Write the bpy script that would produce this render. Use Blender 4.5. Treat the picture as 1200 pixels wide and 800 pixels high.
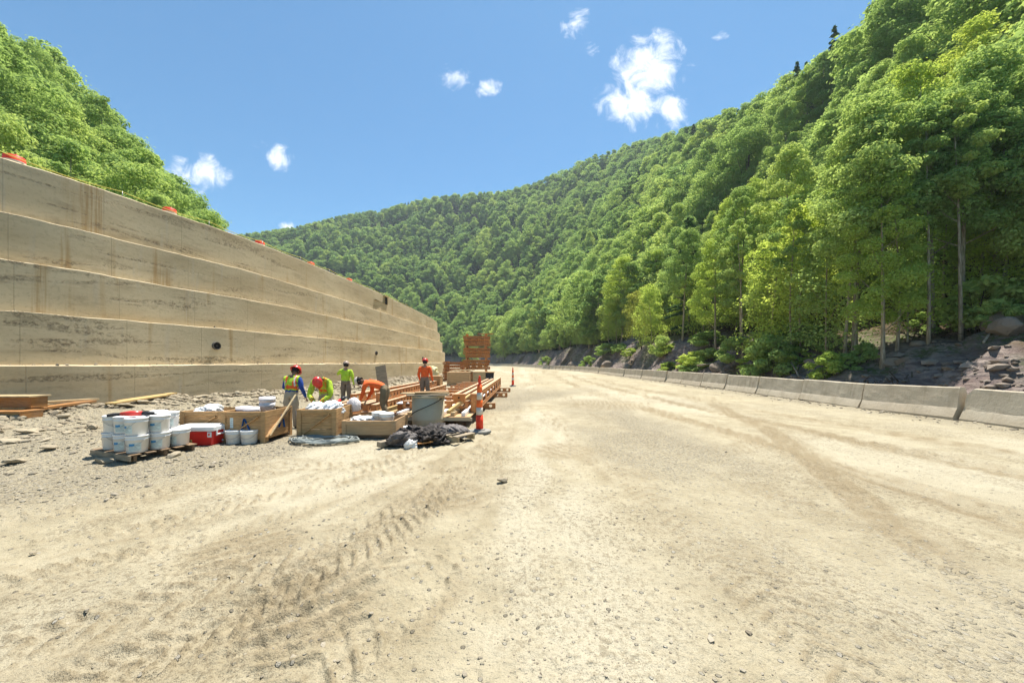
import bpy, bmesh, math, random
import numpy as np
from mathutils import Vector, Matrix, Euler
R = math.radians
for o in list(bpy.data.objects): bpy.data.objects.remove(o)
SC = bpy.context.scene
COL = SC.collection

# ------------------------------------------------------------------ camera, sky, sun, exposure
F, CX, HOR, EYE = 433.0, 600.0, 424.0, 1.6          # focal length and horizon in photo pixels, eye height in metres
cd = bpy.data.cameras.new('camera'); cam = bpy.data.objects.new('camera', cd); COL.objects.link(cam)
cam.location = (0, 0, EYE); cam.rotation_euler = (R(90), 0, 0)
cd.sensor_width = 36; cd.lens = F/1200*36; cd.shift_y = (HOR-400)/1200
cd.clip_start = .05; cd.clip_end = 3000
SC.camera = cam
SUN_EL, SUN_AZ = 71.0, 22.0                           # azimuth from +Y towards +X
sd = bpy.data.lights.new('sun', 'SUN'); sun = bpy.data.objects.new('sun', sd); COL.objects.link(sun)
sd.energy = 4.6; sd.angle = R(.5); sd.color = (1.0, .95, .86)
_dir = Vector((math.sin(R(SUN_AZ))*math.cos(R(SUN_EL)), math.cos(R(SUN_AZ))*math.cos(R(SUN_EL)), math.sin(R(SUN_EL))))
sun.rotation_euler = _dir.to_track_quat('Z', 'Y').to_euler(); sun.location = (30, 30, 80)
SKY_STRENGTH, CLOUD = .15, 4.8
SC.view_settings.view_transform = 'Standard'; SC.view_settings.look = 'None'
SC.view_settings.exposure = 1.12; SC.view_settings.gamma = 1.0; SC.view_settings.use_curve_mapping = False
SC.render.engine = 'CYCLES'
SC.cycles.use_denoising = True
SC.cycles.max_bounces = 7; SC.cycles.diffuse_bounces = 5; SC.cycles.glossy_bounces = 2
SC.cycles.transmission_bounces = 4; SC.cycles.transparent_max_bounces = 4; SC.cycles.volume_bounces = 0
SC.cycles.caustics_reflective = False; SC.cycles.caustics_refractive = False
SC.cycles.sample_clamp_indirect = 6

# ------------------------------------------------------------------ node helpers
class NT:
    def __init__(self, tree): self.t = tree; self.t.nodes.clear()
    def n(self, typ, **kw):
        nd = self.t.nodes.new(typ)
        for k, v in kw.items():
            if k == 'ins':
                for kk, vv in v.items():
                    s = nd.inputs[kk]
                    if hasattr(vv, 'is_linked') or isinstance(vv, bpy.types.NodeSocket): self.t.links.new(vv, s)
                    else: s.default_value = vv
            else: setattr(nd, k, v)
        return nd
    def math(self, op, a, b=0.0, c=0.0, clamp=False):
        nd = self.n('ShaderNodeMath', operation=op, use_clamp=clamp)
        for i, v in enumerate((a, b, c)):
            if isinstance(v, bpy.types.NodeSocket): self.t.links.new(v, nd.inputs[i])
            else: nd.inputs[i].default_value = v
        return nd.outputs[0]
    def mix(self, f, a, b, mode='MIX'):
        nd = self.n('ShaderNodeMix', data_type='RGBA', blend_type=mode, clamp_factor=True)
        for i, v in ((0, f), (6, a), (7, b)):
            if isinstance(v, bpy.types.NodeSocket): self.t.links.new(v, nd.inputs[i])
            else: nd.inputs[i].default_value = v if not isinstance(v, tuple) or len(v) == 4 else (*v, 1)
        return nd.outputs[2]
    def smooth(self, v, lo, hi, a=0., b=1.):
        nd = self.n('ShaderNodeMapRange', interpolation_type='SMOOTHSTEP')
        for i, x in enumerate((v, lo, hi, a, b)):
            if isinstance(x, bpy.types.NodeSocket): self.t.links.new(x, nd.inputs[i])
            else: nd.inputs[i].default_value = x
        return nd.outputs[0]
    def noise(self, vec, scale, detail=4, rough=.55, dist=0.):
        nd = self.n('ShaderNodeTexNoise', ins={'Scale': scale, 'Detail': detail, 'Roughness': rough, 'Distortion': dist})
        if vec is not None: self.t.links.new(vec, nd.inputs['Vector'])
        return nd.outputs['Fac']
    def mapping(self, vec, scale=(1, 1, 1), loc=(0, 0, 0)):
        return self.n('ShaderNodeMapping', ins={'Vector': vec, 'Scale': scale, 'Location': loc}).outputs[0]
    def bump(self, h, strength, dist):
        return self.n('ShaderNodeBump', ins={'Height': h, 'Strength': strength, 'Distance': dist}).outputs[0]

def material(name):
    m = bpy.data.materials.new(name); m.use_nodes = True
    return m, NT(m.node_tree)
def finish(t, color, rough=.8, normal=None, spec=.3, metallic=0.):
    b = t.n('ShaderNodeBsdfPrincipled', ins={'Roughness': rough, 'Specular IOR Level': spec, 'Metallic': metallic})
    if isinstance(color, bpy.types.NodeSocket): t.t.links.new(color, b.inputs['Base Color'])
    else: b.inputs['Base Color'].default_value = (*color, 1)
    if normal is not None: t.t.links.new(normal, b.inputs['Normal'])
    o = t.n('ShaderNodeOutputMaterial'); t.t.links.new(b.outputs[0], o.inputs['Surface'])
    return b

# ------------------------------------------------------------------ the sky with its few small clouds
W = bpy.data.worlds.new('World'); SC.world = W; W.use_nodes = True
t = NT(W.node_tree)
sky = t.n('ShaderNodeTexSky', sky_type='NISHITA', sun_disc=False)
sky.sun_elevation = R(SUN_EL); sky.sun_rotation = R(SUN_AZ)
sky.altitude = 600; sky.air_density = 1.0; sky.dust_density = .35; sky.ozone_density = 2.2
dirv = t.n('ShaderNodeTexCoord').outputs['Generated']
sep = t.n('ShaderNodeSeparateXYZ', ins={0: dirv})
yy = t.math('MAXIMUM', sep.outputs[1], .02)
u = t.math('DIVIDE', sep.outputs[0], yy); v = t.math('DIVIDE', sep.outputs[2], yy)
uv = t.n('ShaderNodeCombineXYZ', ins={0: u, 1: v}).outputs[0]
n1 = t.noise(uv, 18, 8, .62, .5); n2 = t.noise(uv, 5, 3, .5)
mask = None
for (cx, cy, rx, ry, ang, amp) in ((762, 78, 40, 34, 30, 1.1), (735, 120, 34, 30, -20, 1.05), (786, 132, 22, 22, 0, .95), (776, 54, 22, 18, 20, .9),
                                   (675, 28, 17, 22, -40, .72), (692, 58, 12, 10, -30, .66), (536, 92, 25, 17, -30, .70), (572, 104, 20, 14, 20, .58),
                                   (327, 185, 17, 15, -30, .95), (304, 172, 16, 10, -30, .6), (236, 204, 30, 20, -8, 1.12), (212, 196, 20, 14, 0, .8),
                                   (336, 266, 12, 6, 0, .9), (812, 75, 14, 7, 0, .58), (845, 42, 14, 7, 10, .58), (240, 264, 15, 8, 0, .9)):
    du = t.math('SUBTRACT', u, (cx-CX)/F); dv = t.math('SUBTRACT', v, (HOR-cy)/F)
    c, s = math.cos(R(ang)), math.sin(R(ang))
    a = t.math('ADD', t.math('MULTIPLY', du, c*F/rx), t.math('MULTIPLY', dv, s*F/rx))
    b = t.math('ADD', t.math('MULTIPLY', du, -s*F/ry), t.math('MULTIPLY', dv, c*F/ry))
    d2 = t.math('ADD', t.math('MULTIPLY', a, a), t.math('MULTIPLY', b, b))
    e = t.math('MULTIPLY', t.math('EXPONENT', t.math('MULTIPLY', d2, -.8)), amp)
    mask = e if mask is None else t.math('MAXIMUM', mask, e)
dens = t.math('ADD', mask, t.math('MULTIPLY', t.math('SUBTRACT', n1, .5), 2.5))
dens = t.math('MULTIPLY', dens, t.smooth(mask, .12, .4))
dens = t.smooth(dens, .30, 1.45)
ahead = t.smooth(sep.outputs[1], .05, .15)
dens = t.math('MULTIPLY', dens, ahead)
skyc = t.mix(1.0, sky.outputs[0], (.275, .47, .515), 'MULTIPLY')
colr = t.mix(dens, skyc, (CLOUD, CLOUD, CLOUD*1.02))
bg = t.n('ShaderNodeBackground', ins={'Color': colr, 'Strength': SKY_STRENGTH})
out = t.n('ShaderNodeOutputWorld', ins={'Surface': bg.outputs[0]})

# ------------------------------------------------------------------ object helpers
def tag(o, label=None, cat=None, group=None, kind=None):
    if label: o['label'] = label
    if cat: o['category'] = cat
    if group: o['group'] = group
    if kind: o['kind'] = kind
    return o
def empty(name, loc=(0, 0, 0), rz=0, label=None, cat=None, group=None):
    o = bpy.data.objects.new(name, None); COL.objects.link(o)
    o.empty_display_size = .2; o.location = loc; o.rotation_euler = (0, 0, rz)
    return tag(o, label, cat, group)
def link(name, me, parent=None, loc=None, rot=None):
    o = bpy.data.objects.new(name, me); COL.objects.link(o)
    if parent is not None: o.parent = parent
    if loc is not None: o.location = loc
    if rot is not None: o.rotation_euler = rot
    return o
KIDS = {}
def copy_tree(o, parent=None):
    c = o.copy(); COL.objects.link(c)
    if parent is not None: c.parent = parent
    for ch in [x for x in KIDS.get(o.name, o.children)]:
        copy_tree(ch, c)
    return c
def np_mesh(name, verts, faces, mats, smooth=False, uv=None, col=None):
    """verts Nx3, faces MxK (all the same size) -> mesh"""
    me = bpy.data.meshes.new(name)
    verts = np.asarray(verts, np.float32); faces = np.asarray(faces, np.int32)
    k = faces.shape[1]
    me.vertices.add(len(verts)); me.vertices.foreach_set('co', verts.ravel())
    me.loops.add(faces.size); me.loops.foreach_set('vertex_index', faces.ravel())
    me.polygons.add(len(faces)); me.polygons.foreach_set('loop_start', np.arange(0, faces.size, k, dtype=np.int32))
    if smooth: me.polygons.foreach_set('use_smooth', np.ones(len(faces), bool))
    for m in (mats if isinstance(mats, (list, tuple)) else [mats]): me.materials.append(m)
    if uv is not None:
        l = me.uv_layers.new(name='UVMap'); l.data.foreach_set('uv', np.asarray(uv, np.float32)[faces.ravel()].ravel())
    if col is not None:
        a = me.attributes.new('tint', 'FLOAT_COLOR', 'POINT'); a.data.foreach_set('color', np.asarray(col, np.float32).ravel())
    if not smooth: me.polygons.foreach_set('use_smooth', np.zeros(len(faces), bool))
    me.update(); me.validate()
    return me
class MB:
    """collects shapes; build() makes ONE mesh object"""
    def __init__(self): self.v = []; self.f = []; self.mi = []; self.sm = []
    def add(self, verts, faces, mi=0, M=None, smooth=False):
        b = len(self.v)
        self.v += [tuple((M @ Vector(p)) if M is not None else p) for p in verts]
        self.f += [tuple(b+i for i in f) for f in faces]; self.mi += [mi]*len(faces); self.sm += [smooth]*len(faces)
        return self
    def box(self, c, s, mi=0, rot=None, M=None):
        x, y, z = s[0]/2, s[1]/2, s[2]/2
        vs = [(-x,-y,-z),(x,-y,-z),(x,y,-z),(-x,y,-z),(-x,-y,z),(x,-y,z),(x,y,z),(-x,y,z)]
        fs = [(0,3,2,1),(4,5,6,7),(0,1,5,4),(1,2,6,5),(2,3,7,6),(3,0,4,7)]
        T = Matrix.Translation(c)
        if rot is not None: T = T @ Euler(rot).to_matrix().to_4x4()
        return self.add(vs, fs, mi, (M @ T) if M is not None else T)
    def bar(self, a, b, w, h, mi=0, up=(0, 0, 1)):
        a, b = Vector(a), Vector(b); d = b-a; L = d.length; d.normalize()
        s = d.cross(Vector(up)); s = s.normalized() if s.length > 1e-6 else Vector((1, 0, 0)); u_ = s.cross(d)
        M = Matrix((( d.x, s.x, u_.x, (a.x+b.x)/2), (d.y, s.y, u_.y, (a.y+b.y)/2), (d.z, s.z, u_.z, (a.z+b.z)/2), (0, 0, 0, 1)))
        return self.box((0, 0, 0), (L, w, h), mi, M=M)
    def lathe(self, prof, n=20, mi=0, M=None, smooth=True, cap=True):
        vs, fs = [], []
        for (r, z) in prof:
            for i in range(n): a = 2*math.pi*i/n; vs.append((r*math.cos(a), r*math.sin(a), z))
        for j in range(len(prof)-1):
            for i in range(n): k = (i+1) % n; fs.append((j*n+i, j*n+k, (j+1)*n+k, (j+1)*n+i))
        if cap:
            fs.append(tuple(range(n-1, -1, -1))); m = (len(prof)-1)*n; fs.append(tuple(range(m, m+n)))
        return self.add(vs, fs, mi, M, smooth)
    def tube(self, pts, r, n=8, mi=0, cap=True):
        pts = [Vector(p) for p in pts]; N = len(pts)
        rs = r if isinstance(r, (list, tuple)) else [r]*N
        vs, fs = [], []; ref = None
        for i, p in enumerate(pts):
            d = (pts[min(i+1, N-1)]-pts[max(i-1, 0)]).normalized()
            if ref is None: ref = d.orthogonal().normalized()
            ref = (ref-d*ref.dot(d)); ref = ref.normalized() if ref.length > 1e-6 else d.orthogonal().normalized()
            b = d.cross(ref)
            for k in range(n):
                a = 2*math.pi*k/n; q = p+(ref*math.cos(a)+b*math.sin(a))*rs[i]; vs.append(tuple(q))
        for i in range(N-1):
            for k in range(n): k2 = (k+1) % n; fs.append((i*n+k, i*n+k2, (i+1)*n+k2, (i+1)*n+k))
        if cap: fs.append(tuple(range(n-1, -1, -1))); fs.append(tuple(range((N-1)*n, N*n)))
        return self.add(vs, fs, mi, None, True)
    def prism(self, prof, y0, y1, mi=0, M=None):
        n = len(prof); vs = [(x, y0, z) for x, z in prof]+[(x, y1, z) for x, z in prof]
        fs = [tuple(range(n)), tuple(range(2*n-1, n-1, -1))]+[(i, n+i, n+(i+1) % n, (i+1) % n) for i in range(n)]
        return self.add(vs, fs, mi, M)
    def mesh(self, name, mats, bevel=0.):
        me = bpy.data.meshes.new(name); me.from_pydata(self.v, [], self.f)
        for m in (mats if isinstance(mats, (list, tuple)) else [mats]): me.materials.append(m)
        me.polygons.foreach_set('material_index', self.mi); me.polygons.foreach_set('use_smooth', self.sm)
        bm = bmesh.new(); bm.from_mesh(me)
        bmesh.ops.recalc_face_normals(bm, faces=bm.faces)
        if bevel > 0: bmesh.ops.bevel(bm, geom=[e for e in bm.edges if e.is_manifold and e.calc_face_angle(0) > .6], offset=bevel, segments=1, affect='EDGES', clamp_overlap=True)
        bm.to_mesh(me); bm.free(); me.update()
        return me
    def build(self, name, mats, parent=None, bevel=0., loc=None, rot=None):
        return link(name, self.mesh(name, mats, bevel), parent, loc, rot)

# ------------------------------------------------------------------ noise on arrays
def _hash(ix, iy, seed):
    h = (ix.astype(np.int64)*374761393 + iy.astype(np.int64)*668265263 + seed*974711) & 0xffffffff
    h = ((h ^ (h >> 13))*1274126177) & 0xffffffff
    h = (h ^ (h >> 16)) & 0xffffffff
    return h.astype(np.float64)/4294967295.0
def vnoise(x, y, seed=0):
    x = np.asarray(x, float); y = np.asarray(y, float)
    ix, iy = np.floor(x), np.floor(y); fx, fy = x-ix, y-iy
    fx = fx*fx*fx*(fx*(fx*6-15)+10); fy = fy*fy*fy*(fy*(fy*6-15)+10)
    a = _hash(ix, iy, seed); b = _hash(ix+1, iy, seed); c = _hash(ix, iy+1, seed); d = _hash(ix+1, iy+1, seed)
    return (a*(1-fx)+b*fx)*(1-fy)+(c*(1-fx)+d*fx)*fy
def fbm(x, y, seed=0, octv=4, gain=.5):
    s, a, tot = 0., 1., 0.
    for i in range(octv):
        k = 2.03**i; ca, sa = math.cos(i*.7), math.sin(i*.7)
        s = s+a*vnoise((x*ca-y*sa)*k+i*17.3, (x*sa+y*ca)*k-i*9.1, seed+i); tot += a; a *= gain
    return s/tot
def sstep(x, a, b):
    tt = np.clip((np.asarray(x, float)-a)/(b-a), 0, 1); return tt*tt*(3-2*tt)
def polydist(X, Y, P):
    """nearest distance to polyline P, signed (+ right of its direction), and arc length"""
    P = np.asarray(P, float); best = np.full(np.shape(X), 1e18); sgn = np.ones(np.shape(X)); arc = np.zeros(np.shape(X)); s0 = 0.
    for a, b in zip(P[:-1], P[1:]):
        dx, dy = b-a; L = math.hypot(dx, dy)
        tt = np.clip(((X-a[0])*dx+(Y-a[1])*dy)/(L*L), 0, 1)
        qx, qy = X-(a[0]+tt*dx), Y-(a[1]+tt*dy); d2 = qx*qx+qy*qy
        m = d2 < best
        best = np.where(m, d2, best); sgn = np.where(m, np.sign(qx*dy-qy*dx+1e-12), sgn); arc = np.where(m, s0+tt*L, arc); s0 += L
    return np.sqrt(best)*sgn, arc
def catmull(P, n=8):
    P = [np.array(p, float) for p in P]; P = [2*P[0]-P[1]]+P+[2*P[-1]-P[-2]]; out = []
    for i in range(1, len(P)-2):
        for k in range(n):
            q = k/n; a, b, c, d = P[i-1], P[i], P[i+1], P[i+2]
            out.append(.5*((2*b)+(-a+c)*q+(2*a-5*b+4*c-d)*q*q+(-a+3*b-3*c+d)*q**3))
    out.append(P[-2]); return np.array(out)
def G(px, py, h=0.):
    """where the sight line through photo pixel (px, py) meets the level h"""
    y = F*(EYE-h)/(py-HOR); return Vector(((px-CX)/F*y, y, h))
# ------------------------------------------------------------------ materials
def plain(name, c, rough=.6, var=.12, scale=6., bump=.0, spec=.3, dirt=None, metallic=0.):
    """one colour, a little uneven; dirt = (colour, amount)"""
    m, t = material(name)
    co = t.n('ShaderNodeTexCoord').outputs['Object']
    n = t.noise(co, scale, 5, .6)
    lo = tuple(x*(1-var) for x in c); hi = tuple(min(1, x*(1+var)) for x in c)
    col = t.mix(t.smooth(n, .3, .7), lo, hi)
    if dirt:
        n2 = t.noise(co, scale*.6+1.3, 6, .7)
        col = t.mix(t.math('MULTIPLY', t.smooth(n2, .45, .75), dirt[1]), col, dirt[0])
    nm = t.bump(t.noise(co, scale*5, 4), .5, bump) if bump else None
    finish(t, col, rough, nm, spec, metallic)
    return m
def wood(name, c, dark=.55, scale=1.0, weather=.3):
    m, t = material(name)
    co = t.n('ShaderNodeTexCoord').outputs['Object']
    oi = t.n('ShaderNodeObjectInfo').outputs['Random']
    g = t.noise(t.mapping(co, (3*scale, 3*scale, 30*scale)), 1.6, 5, .6, .6)
    g2 = t.noise(co, 2.2*scale, 4, .6)
    col = t.mix(t.smooth(g, .35, .7), tuple(x*dark for x in c), c)
    col = t.mix(t.math('MULTIPLY', t.smooth(g2, .45, .75), weather), col, (.25, .22, .18))
    col = t.mix(t.math('MULTIPLY', oi, .25), col, tuple(x*.7 for x in c))
    finish(t, col, .8, t.bump(g, .4, .004), .2)
    return m
def concrete_wall():
    m, t = material('board formed concrete')
    uvn = t.n('ShaderNodeTexCoord').outputs['UV']
    oi = t.n('ShaderNodeObjectInfo').outputs['Random']
    sep = t.n('ShaderNodeSeparateXYZ', ins={0: uvn}); U, V = sep.outputs[0], sep.outputs[1]
    off = t.n('ShaderNodeCombineXYZ', ins={0: U, 1: V, 2: t.math('MULTIPLY', oi, 37.)}).outputs[0]
    big = t.noise(t.mapping(off, (.25, .8, 1)), 1, 4, .55)
    lay = t.noise(t.mapping(off, (.9, 3.4, 1)), 1, 7, .7, .15)
    fine = t.noise(off, 9, 6, .65)
    col = t.mix(t.smooth(big, .3, .7), (.50, .395, .245), (.63, .52, .345))
    col = t.mix(t.math('MULTIPLY', t.smooth(lay, .5, .68), .38), col, (.28, .215, .135))
    col = t.mix(t.math('MULTIPLY', t.smooth(fine, .5, .72), .35), col, (.27, .215, .14))
    # pale bloom along the foot of each lift
    hv = t.math('FRACT', V)
    # rock pockets: ragged dark honeycomb strings that follow the lift lines
    band = t.noise(t.mapping(off, (.3, 3.0, 1)), 1, 3, .5, .5)
    poc = t.noise(t.mapping(off, (8, 9, 1)), 1, 9, .85)
    pm = t.math('MULTIPLY', t.smooth(band, .53, .66), t.smooth(poc, .48, .62))
    # rust and water runs
    run = t.noise(t.mapping(off, (1.5, .12, 1)), 1, 2, .4)
    run2 = t.noise(t.mapping(off, (14, .5, 1)), 1, 3, .5)
    rm = t.math('MULTIPLY', t.smooth(run, .60, .72), t.smooth(run2, .35, .62))
    col = t.mix(t.math('MULTIPLY', rm, .6), col, (.36, .205, .065))
    pale = t.noise(t.mapping(off, (3.2, .3, 1), (7, 3, 0)), 1, 3, .5)
    col = t.mix(t.math('MULTIPLY', t.smooth(pale, .6, .75), .3), col, (.50, .45, .37))
    col = t.mix(t.math('MULTIPLY', pm, .7), col, (.16, .12, .078))
    # tie holes and board joints
    vor = t.n('ShaderNodeTexVoronoi', ins={'Vector': t.mapping(off, (.55, 1.1, 1)), 'Scale': 1., 'Randomness': .35}).outputs['Distance']
    tie = t.smooth(vor, .035, .02)
    col = t.mix(t.math('MULTIPLY', tie, .85), col, (.06, .045, .03))
    jb = t.math('ABSOLUTE', t.math('SUBTRACT', t.math('FRACT', t.math('DIVIDE', U, 2.44)), .5))
    joint = t.smooth(jb, .0045, .001)
    col = t.mix(t.math('MULTIPLY', joint, .22), col, (.18, .14, .09))
    h = t.math('ADD', t.math('MULTIPLY', fine, .35), t.math('MULTIPLY', lay, .6))
    h = t.math('SUBTRACT', h, t.math('MULTIPLY', pm, 1.3)); h = t.math('SUBTRACT', h, t.math('MULTIPLY', joint, .4))
    finish(t, col, .9, t.bump(h, .7, .03), .2)
    return m
def ground_mat(name='dry dirt and gravel'):
    m, t = material(name)
    co = t.n('ShaderNodeTexCoord').outputs['Object']
    at = t.n('ShaderNodeAttribute', attribute_name='tint')
    sp = t.n('ShaderNodeSeparateColor', ins={0: at.outputs['Color']})
    gravel, loose, pale = sp.outputs[0], sp.outputs[1], sp.outputs[2]
    big = t.noise(co, .35, 4, .6); rough_area = t.smooth(t.noise(t.mapping(co, (.5, .3, 1)), 1, 4, .6), .40, .60, .15, 1.); mid = t.noise(co, 2.2, 6, .65); fine = t.noise(co, 22, 5, .7); grit = t.noise(co, 90, 3, .7)
    col = t.mix(t.smooth(mid, .32, .68), (.325, .275, .180), (.430, .374, .258))
    col = t.mix(t.math('MULTIPLY', t.smooth(big, .4, .65), .5), col, (.375, .330, .235))
    col = t.mix(t.math('MULTIPLY', pale, .85), col, (.460, .412, .305))
    col = t.mix(t.math('MULTIPLY', loose, .7), col, (.225, .168, .095))  # dark loosened soil, plus painted shade of the tread lugs
    col = t.mix(t.math('MULTIPLY', gravel, .8), col, (.335, .288, .198))
    col = t.mix(t.math('MULTIPLY', t.smooth(fine, .48, .62), t.math('MULTIPLY', rough_area, .62)), col, (.175, .138, .085))
    col = t.mix(t.math('MULTIPLY', t.smooth(grit, .54, .64), t.math('MULTIPLY', rough_area, .65)), col, (.11, .088, .058))
    vs = t.n('ShaderNodeTexVoronoi', ins={'Vector': co, 'Scale': 26., 'Randomness': 1.})
    stone = t.smooth(vs.outputs['Distance'], .42, .30)
    sc = t.n('ShaderNodeSeparateColor', ins={0: vs.outputs['Color']})
    stone = t.math('MULTIPLY', stone, t.smooth(sc.outputs[0], .90, .94))
    stg = t.math('MULTIPLY', t.smooth(vs.outputs['Distance'], .55, .35), t.math('MULTIPLY', gravel, .8))
    stone_all = t.math('MAXIMUM', stone, stg)
    stc = t.mix(sc.outputs[1], (.13, .115, .09), (.40, .37, .31))
    col = t.mix(t.math('MULTIPLY', stone_all, .75), col, stc)
    h = t.math('ADD', t.math('MULTIPLY', fine, .6), t.math('MULTIPLY', grit, .25))
    h = t.math('ADD', h, t.math('MULTIPLY', mid, .8)); h = t.math('ADD', h, t.math('MULTIPLY', stone_all, .5))
    finish(t, col, .95, t.bump(h, .95, .045), .1)
    return m
def hill_mat():
    m, t = material('forest floor and rock bank')
    co = t.n('ShaderNodeTexCoord').outputs['Object']
    at = t.n('ShaderNodeAttribute', attribute_name='tint')
    sp = t.n('ShaderNodeSeparateColor', ins={0: at.outputs['Color']})
    rock, green = sp.outputs[0], sp.outputs[1]
    n = t.noise(co, .8, 6, .65); f = t.noise(co, 6, 6, .7); st = t.noise(t.mapping(co, (.6, .6, 2.2)), 1.6, 5, .65, .8)
    soil = t.mix(t.smooth(n, .35, .65), (.07, .048, .03), (.13, .09, .055))
    soil = t.mix(t.math('MULTIPLY', t.smooth(f, .45, .65), .5), soil, (.05, .075, .025))
    rk = t.mix(t.smooth(st, .35, .66), (.125, .098, .092), (.31, .255, .22))
    rk = t.mix(t.math('MULTIPLY', t.smooth(f, .5, .7), .6), rk, (.10, .072, .068))
    rk = t.mix(t.math('MULTIPLY', t.smooth(n, .5, .66), .45), rk, (.195, .135, .11))
    col = t.mix(rock, soil, rk)
    col = t.mix(t.math('MULTIPLY', green, t.smooth(f, .4, .6)), col, (.07, .11, .025))
    h = t.math('ADD', t.math('MULTIPLY', st, .8), t.math('MULTIPLY', f, .4))
    finish(t, col, .95, t.bump(h, .9, .25), .1)
    return m
def rock_mat(name, a, b):
    m, t = material(name)
    co = t.n('ShaderNodeTexCoord').outputs['Object']; oi = t.n('ShaderNodeObjectInfo').outputs['Random']
    gi = t.n('ShaderNodeNewGeometry').outputs['Random Per Island']
    n = t.noise(co, 3, 6, .65); f = t.noise(co, 16, 4, .7)
    col = t.mix(t.math('ADD', t.math('MULTIPLY', gi, .75), t.math('MULTIPLY', n, .4)), a, b)
    col = t.mix(t.math('MULTIPLY', oi, .35), col, (.235, .185, .125))
    col = t.mix(t.math('MULTIPLY', t.smooth(f, .55, .7), .4), col, tuple(x*.6 for x in a))
    finish(t, col, .9, t.bump(f, .6, .03), .2)
    return m
def barrier_mat():
    m, t = material('weathered barrier concrete')
    co = t.n('ShaderNodeTexCoord').outputs['Object']; oi = t.n('ShaderNodeObjectInfo').outputs['Random']
    oc = t.n('ShaderNodeVectorMath', operation='ADD', ins={0: co, 1: t.n('ShaderNodeCombineXYZ', ins={0: t.math('MULTIPLY', oi, 60.), 1: 0., 2: 0.}).outputs[0]}).outputs[0]
    n = t.noise(oc, 1.6, 5, .6); f = t.noise(oc, 14, 5, .7); run = t.noise(t.mapping(oc, (5, 5, .5)), 1.3, 4, .6)
    col = t.mix(t.smooth(n, .35, .65), (.46, .40, .30), (.57, .505, .39))
    col = t.mix(t.math('MULTIPLY', t.smooth(run, .5, .7), .5), col, (.27, .22, .15))
    col = t.mix(t.math('MULTIPLY', t.smooth(f, .56, .7), .5), col, (.52, .48, .40))
    sz = t.n('ShaderNodeSeparateXYZ', ins={0: co}).outputs[2]
    dust = t.math('MULTIPLY', t.smooth(sz, .34, .10), .45)
    col = t.mix(dust, col, (.40, .335, .225))
    col = t.mix(t.math('MULTIPLY', oi, .4), col, (.54, .44, .32))
    finish(t, col, .9, t.bump(t.math('ADD', f, n), .5, .02), .2)
    return m
def leaf_mat(name, dark, mid, light, trans=.5):
    m, t = material(name)
    oi = t.n('ShaderNodeObjectInfo').outputs['Random']; gi = t.n('ShaderNodeNewGeometry').outputs['Random Per Island']
    lc = t.n('ShaderNodeObjectInfo').outputs['Location']; dr = t.noise(t.mapping(lc, (.035, .035, .035)), 1, 3, .6)
    oi = t.math('ADD', t.math('MULTIPLY', oi, .75), t.math('MULTIPLY', t.smooth(dr, .35, .65), .3), 0., True)
    col = t.mix(t.smooth(oi, 0., .6), dark, mid); col = t.mix(t.smooth(oi, .5, 1.), col, light)
    col = t.mix(t.math('MULTIPLY', gi, .55), col, tuple(x*1.45 for x in mid))
    col = t.mix(t.smooth(gi, .86, 1., 0., .5), col, tuple(x*.5 for x in dark))
    d = t.n('ShaderNodeBsdfDiffuse', ins={'Color': col})
    tc = t.mix(1.0, col, (2.15*trans, 2.05*trans, 1.55*trans), 'MULTIPLY')
    tr = t.n('ShaderNodeBsdfTranslucent', ins={'Color': tc})
    m2 = t.n('ShaderNodeAddShader', ins={0: d.outputs[0], 1: tr.outputs[0]})
    t.n('ShaderNodeOutputMaterial', ins={'Surface': m2.outputs[0]})
    return m
def bark_mat(name, a, b):
    m, t = material(name)
    co = t.n('ShaderNodeTexCoord').outputs['Object']
    n = t.noise(t.mapping(co, (9, 9, 1.4)), 1, 5, .65); f = t.noise(co, 1.5, 3)
    col = t.mix(t.smooth(n, .35, .65), a, b); col = t.mix(t.math('MULTIPLY', t.smooth(f, .5, .7), .4), col, (.10, .12, .06))
    finish(t, col, .9, t.bump(n, .7, .03), .1)
    return m
def steel_mat():
    m, t = material('rusty orange painted steel')
    co = t.n('ShaderNodeTexCoord').outputs['Object']; oi = t.n('ShaderNodeObjectInfo').outputs['Random']
    n = t.noise(co, 2.5, 6, .7); f = t.noise(co, 18, 5, .7)
    col = t.mix(t.smooth(n, .4, .65), (.50, .19, .055), (.62, .27, .09))
    col = t.mix(t.math('MULTIPLY', t.smooth(f, .52, .68), .6), col, (.22, .095, .04))
    col = t.mix(t.math('MULTIPLY', oi, .35), col, (.40, .24, .13))
    up = t.n('ShaderNodeSeparateXYZ', ins={0: t.n('ShaderNodeNewGeometry').outputs['Normal']}).outputs[2]
    col = t.mix(t.math('MULTIPLY', t.smooth(up, .5, .9), t.smooth(n, .35, .55, .25, .8)), col, (.50, .40, .27))
    finish(t, col, .65, t.bump(f, .3, .005), .3)
    return m
M = {}
M['wall'] = concrete_wall(); M['ground'] = ground_mat(); M['hill'] = hill_mat(); M['barrier'] = barrier_mat()
M['rock'] = rock_mat('rubble stone', (.17, .135, .092), (.42, .355, .25)); M['pebble'] = rock_mat('pebbles', (.13, .108, .078), (.40, .35, .265))
M['boulder'] = rock_mat('bank boulder', (.14, .11, .092), (.32, .265, .215))
M['leaf'] = leaf_mat('broad leaves', (.100, .158, .056), (.172, .232, .078), (.250, .292, .098))
M['leaf_far'] = leaf_mat('canopy leaves', (.082, .140, .056), (.148, .212, .072), (.225, .272, .088))
M['leaf_bright'] = leaf_mat('young leaves', (.15, .205, .05), (.20, .25, .06), (.24, .28, .065), .55)
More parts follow.
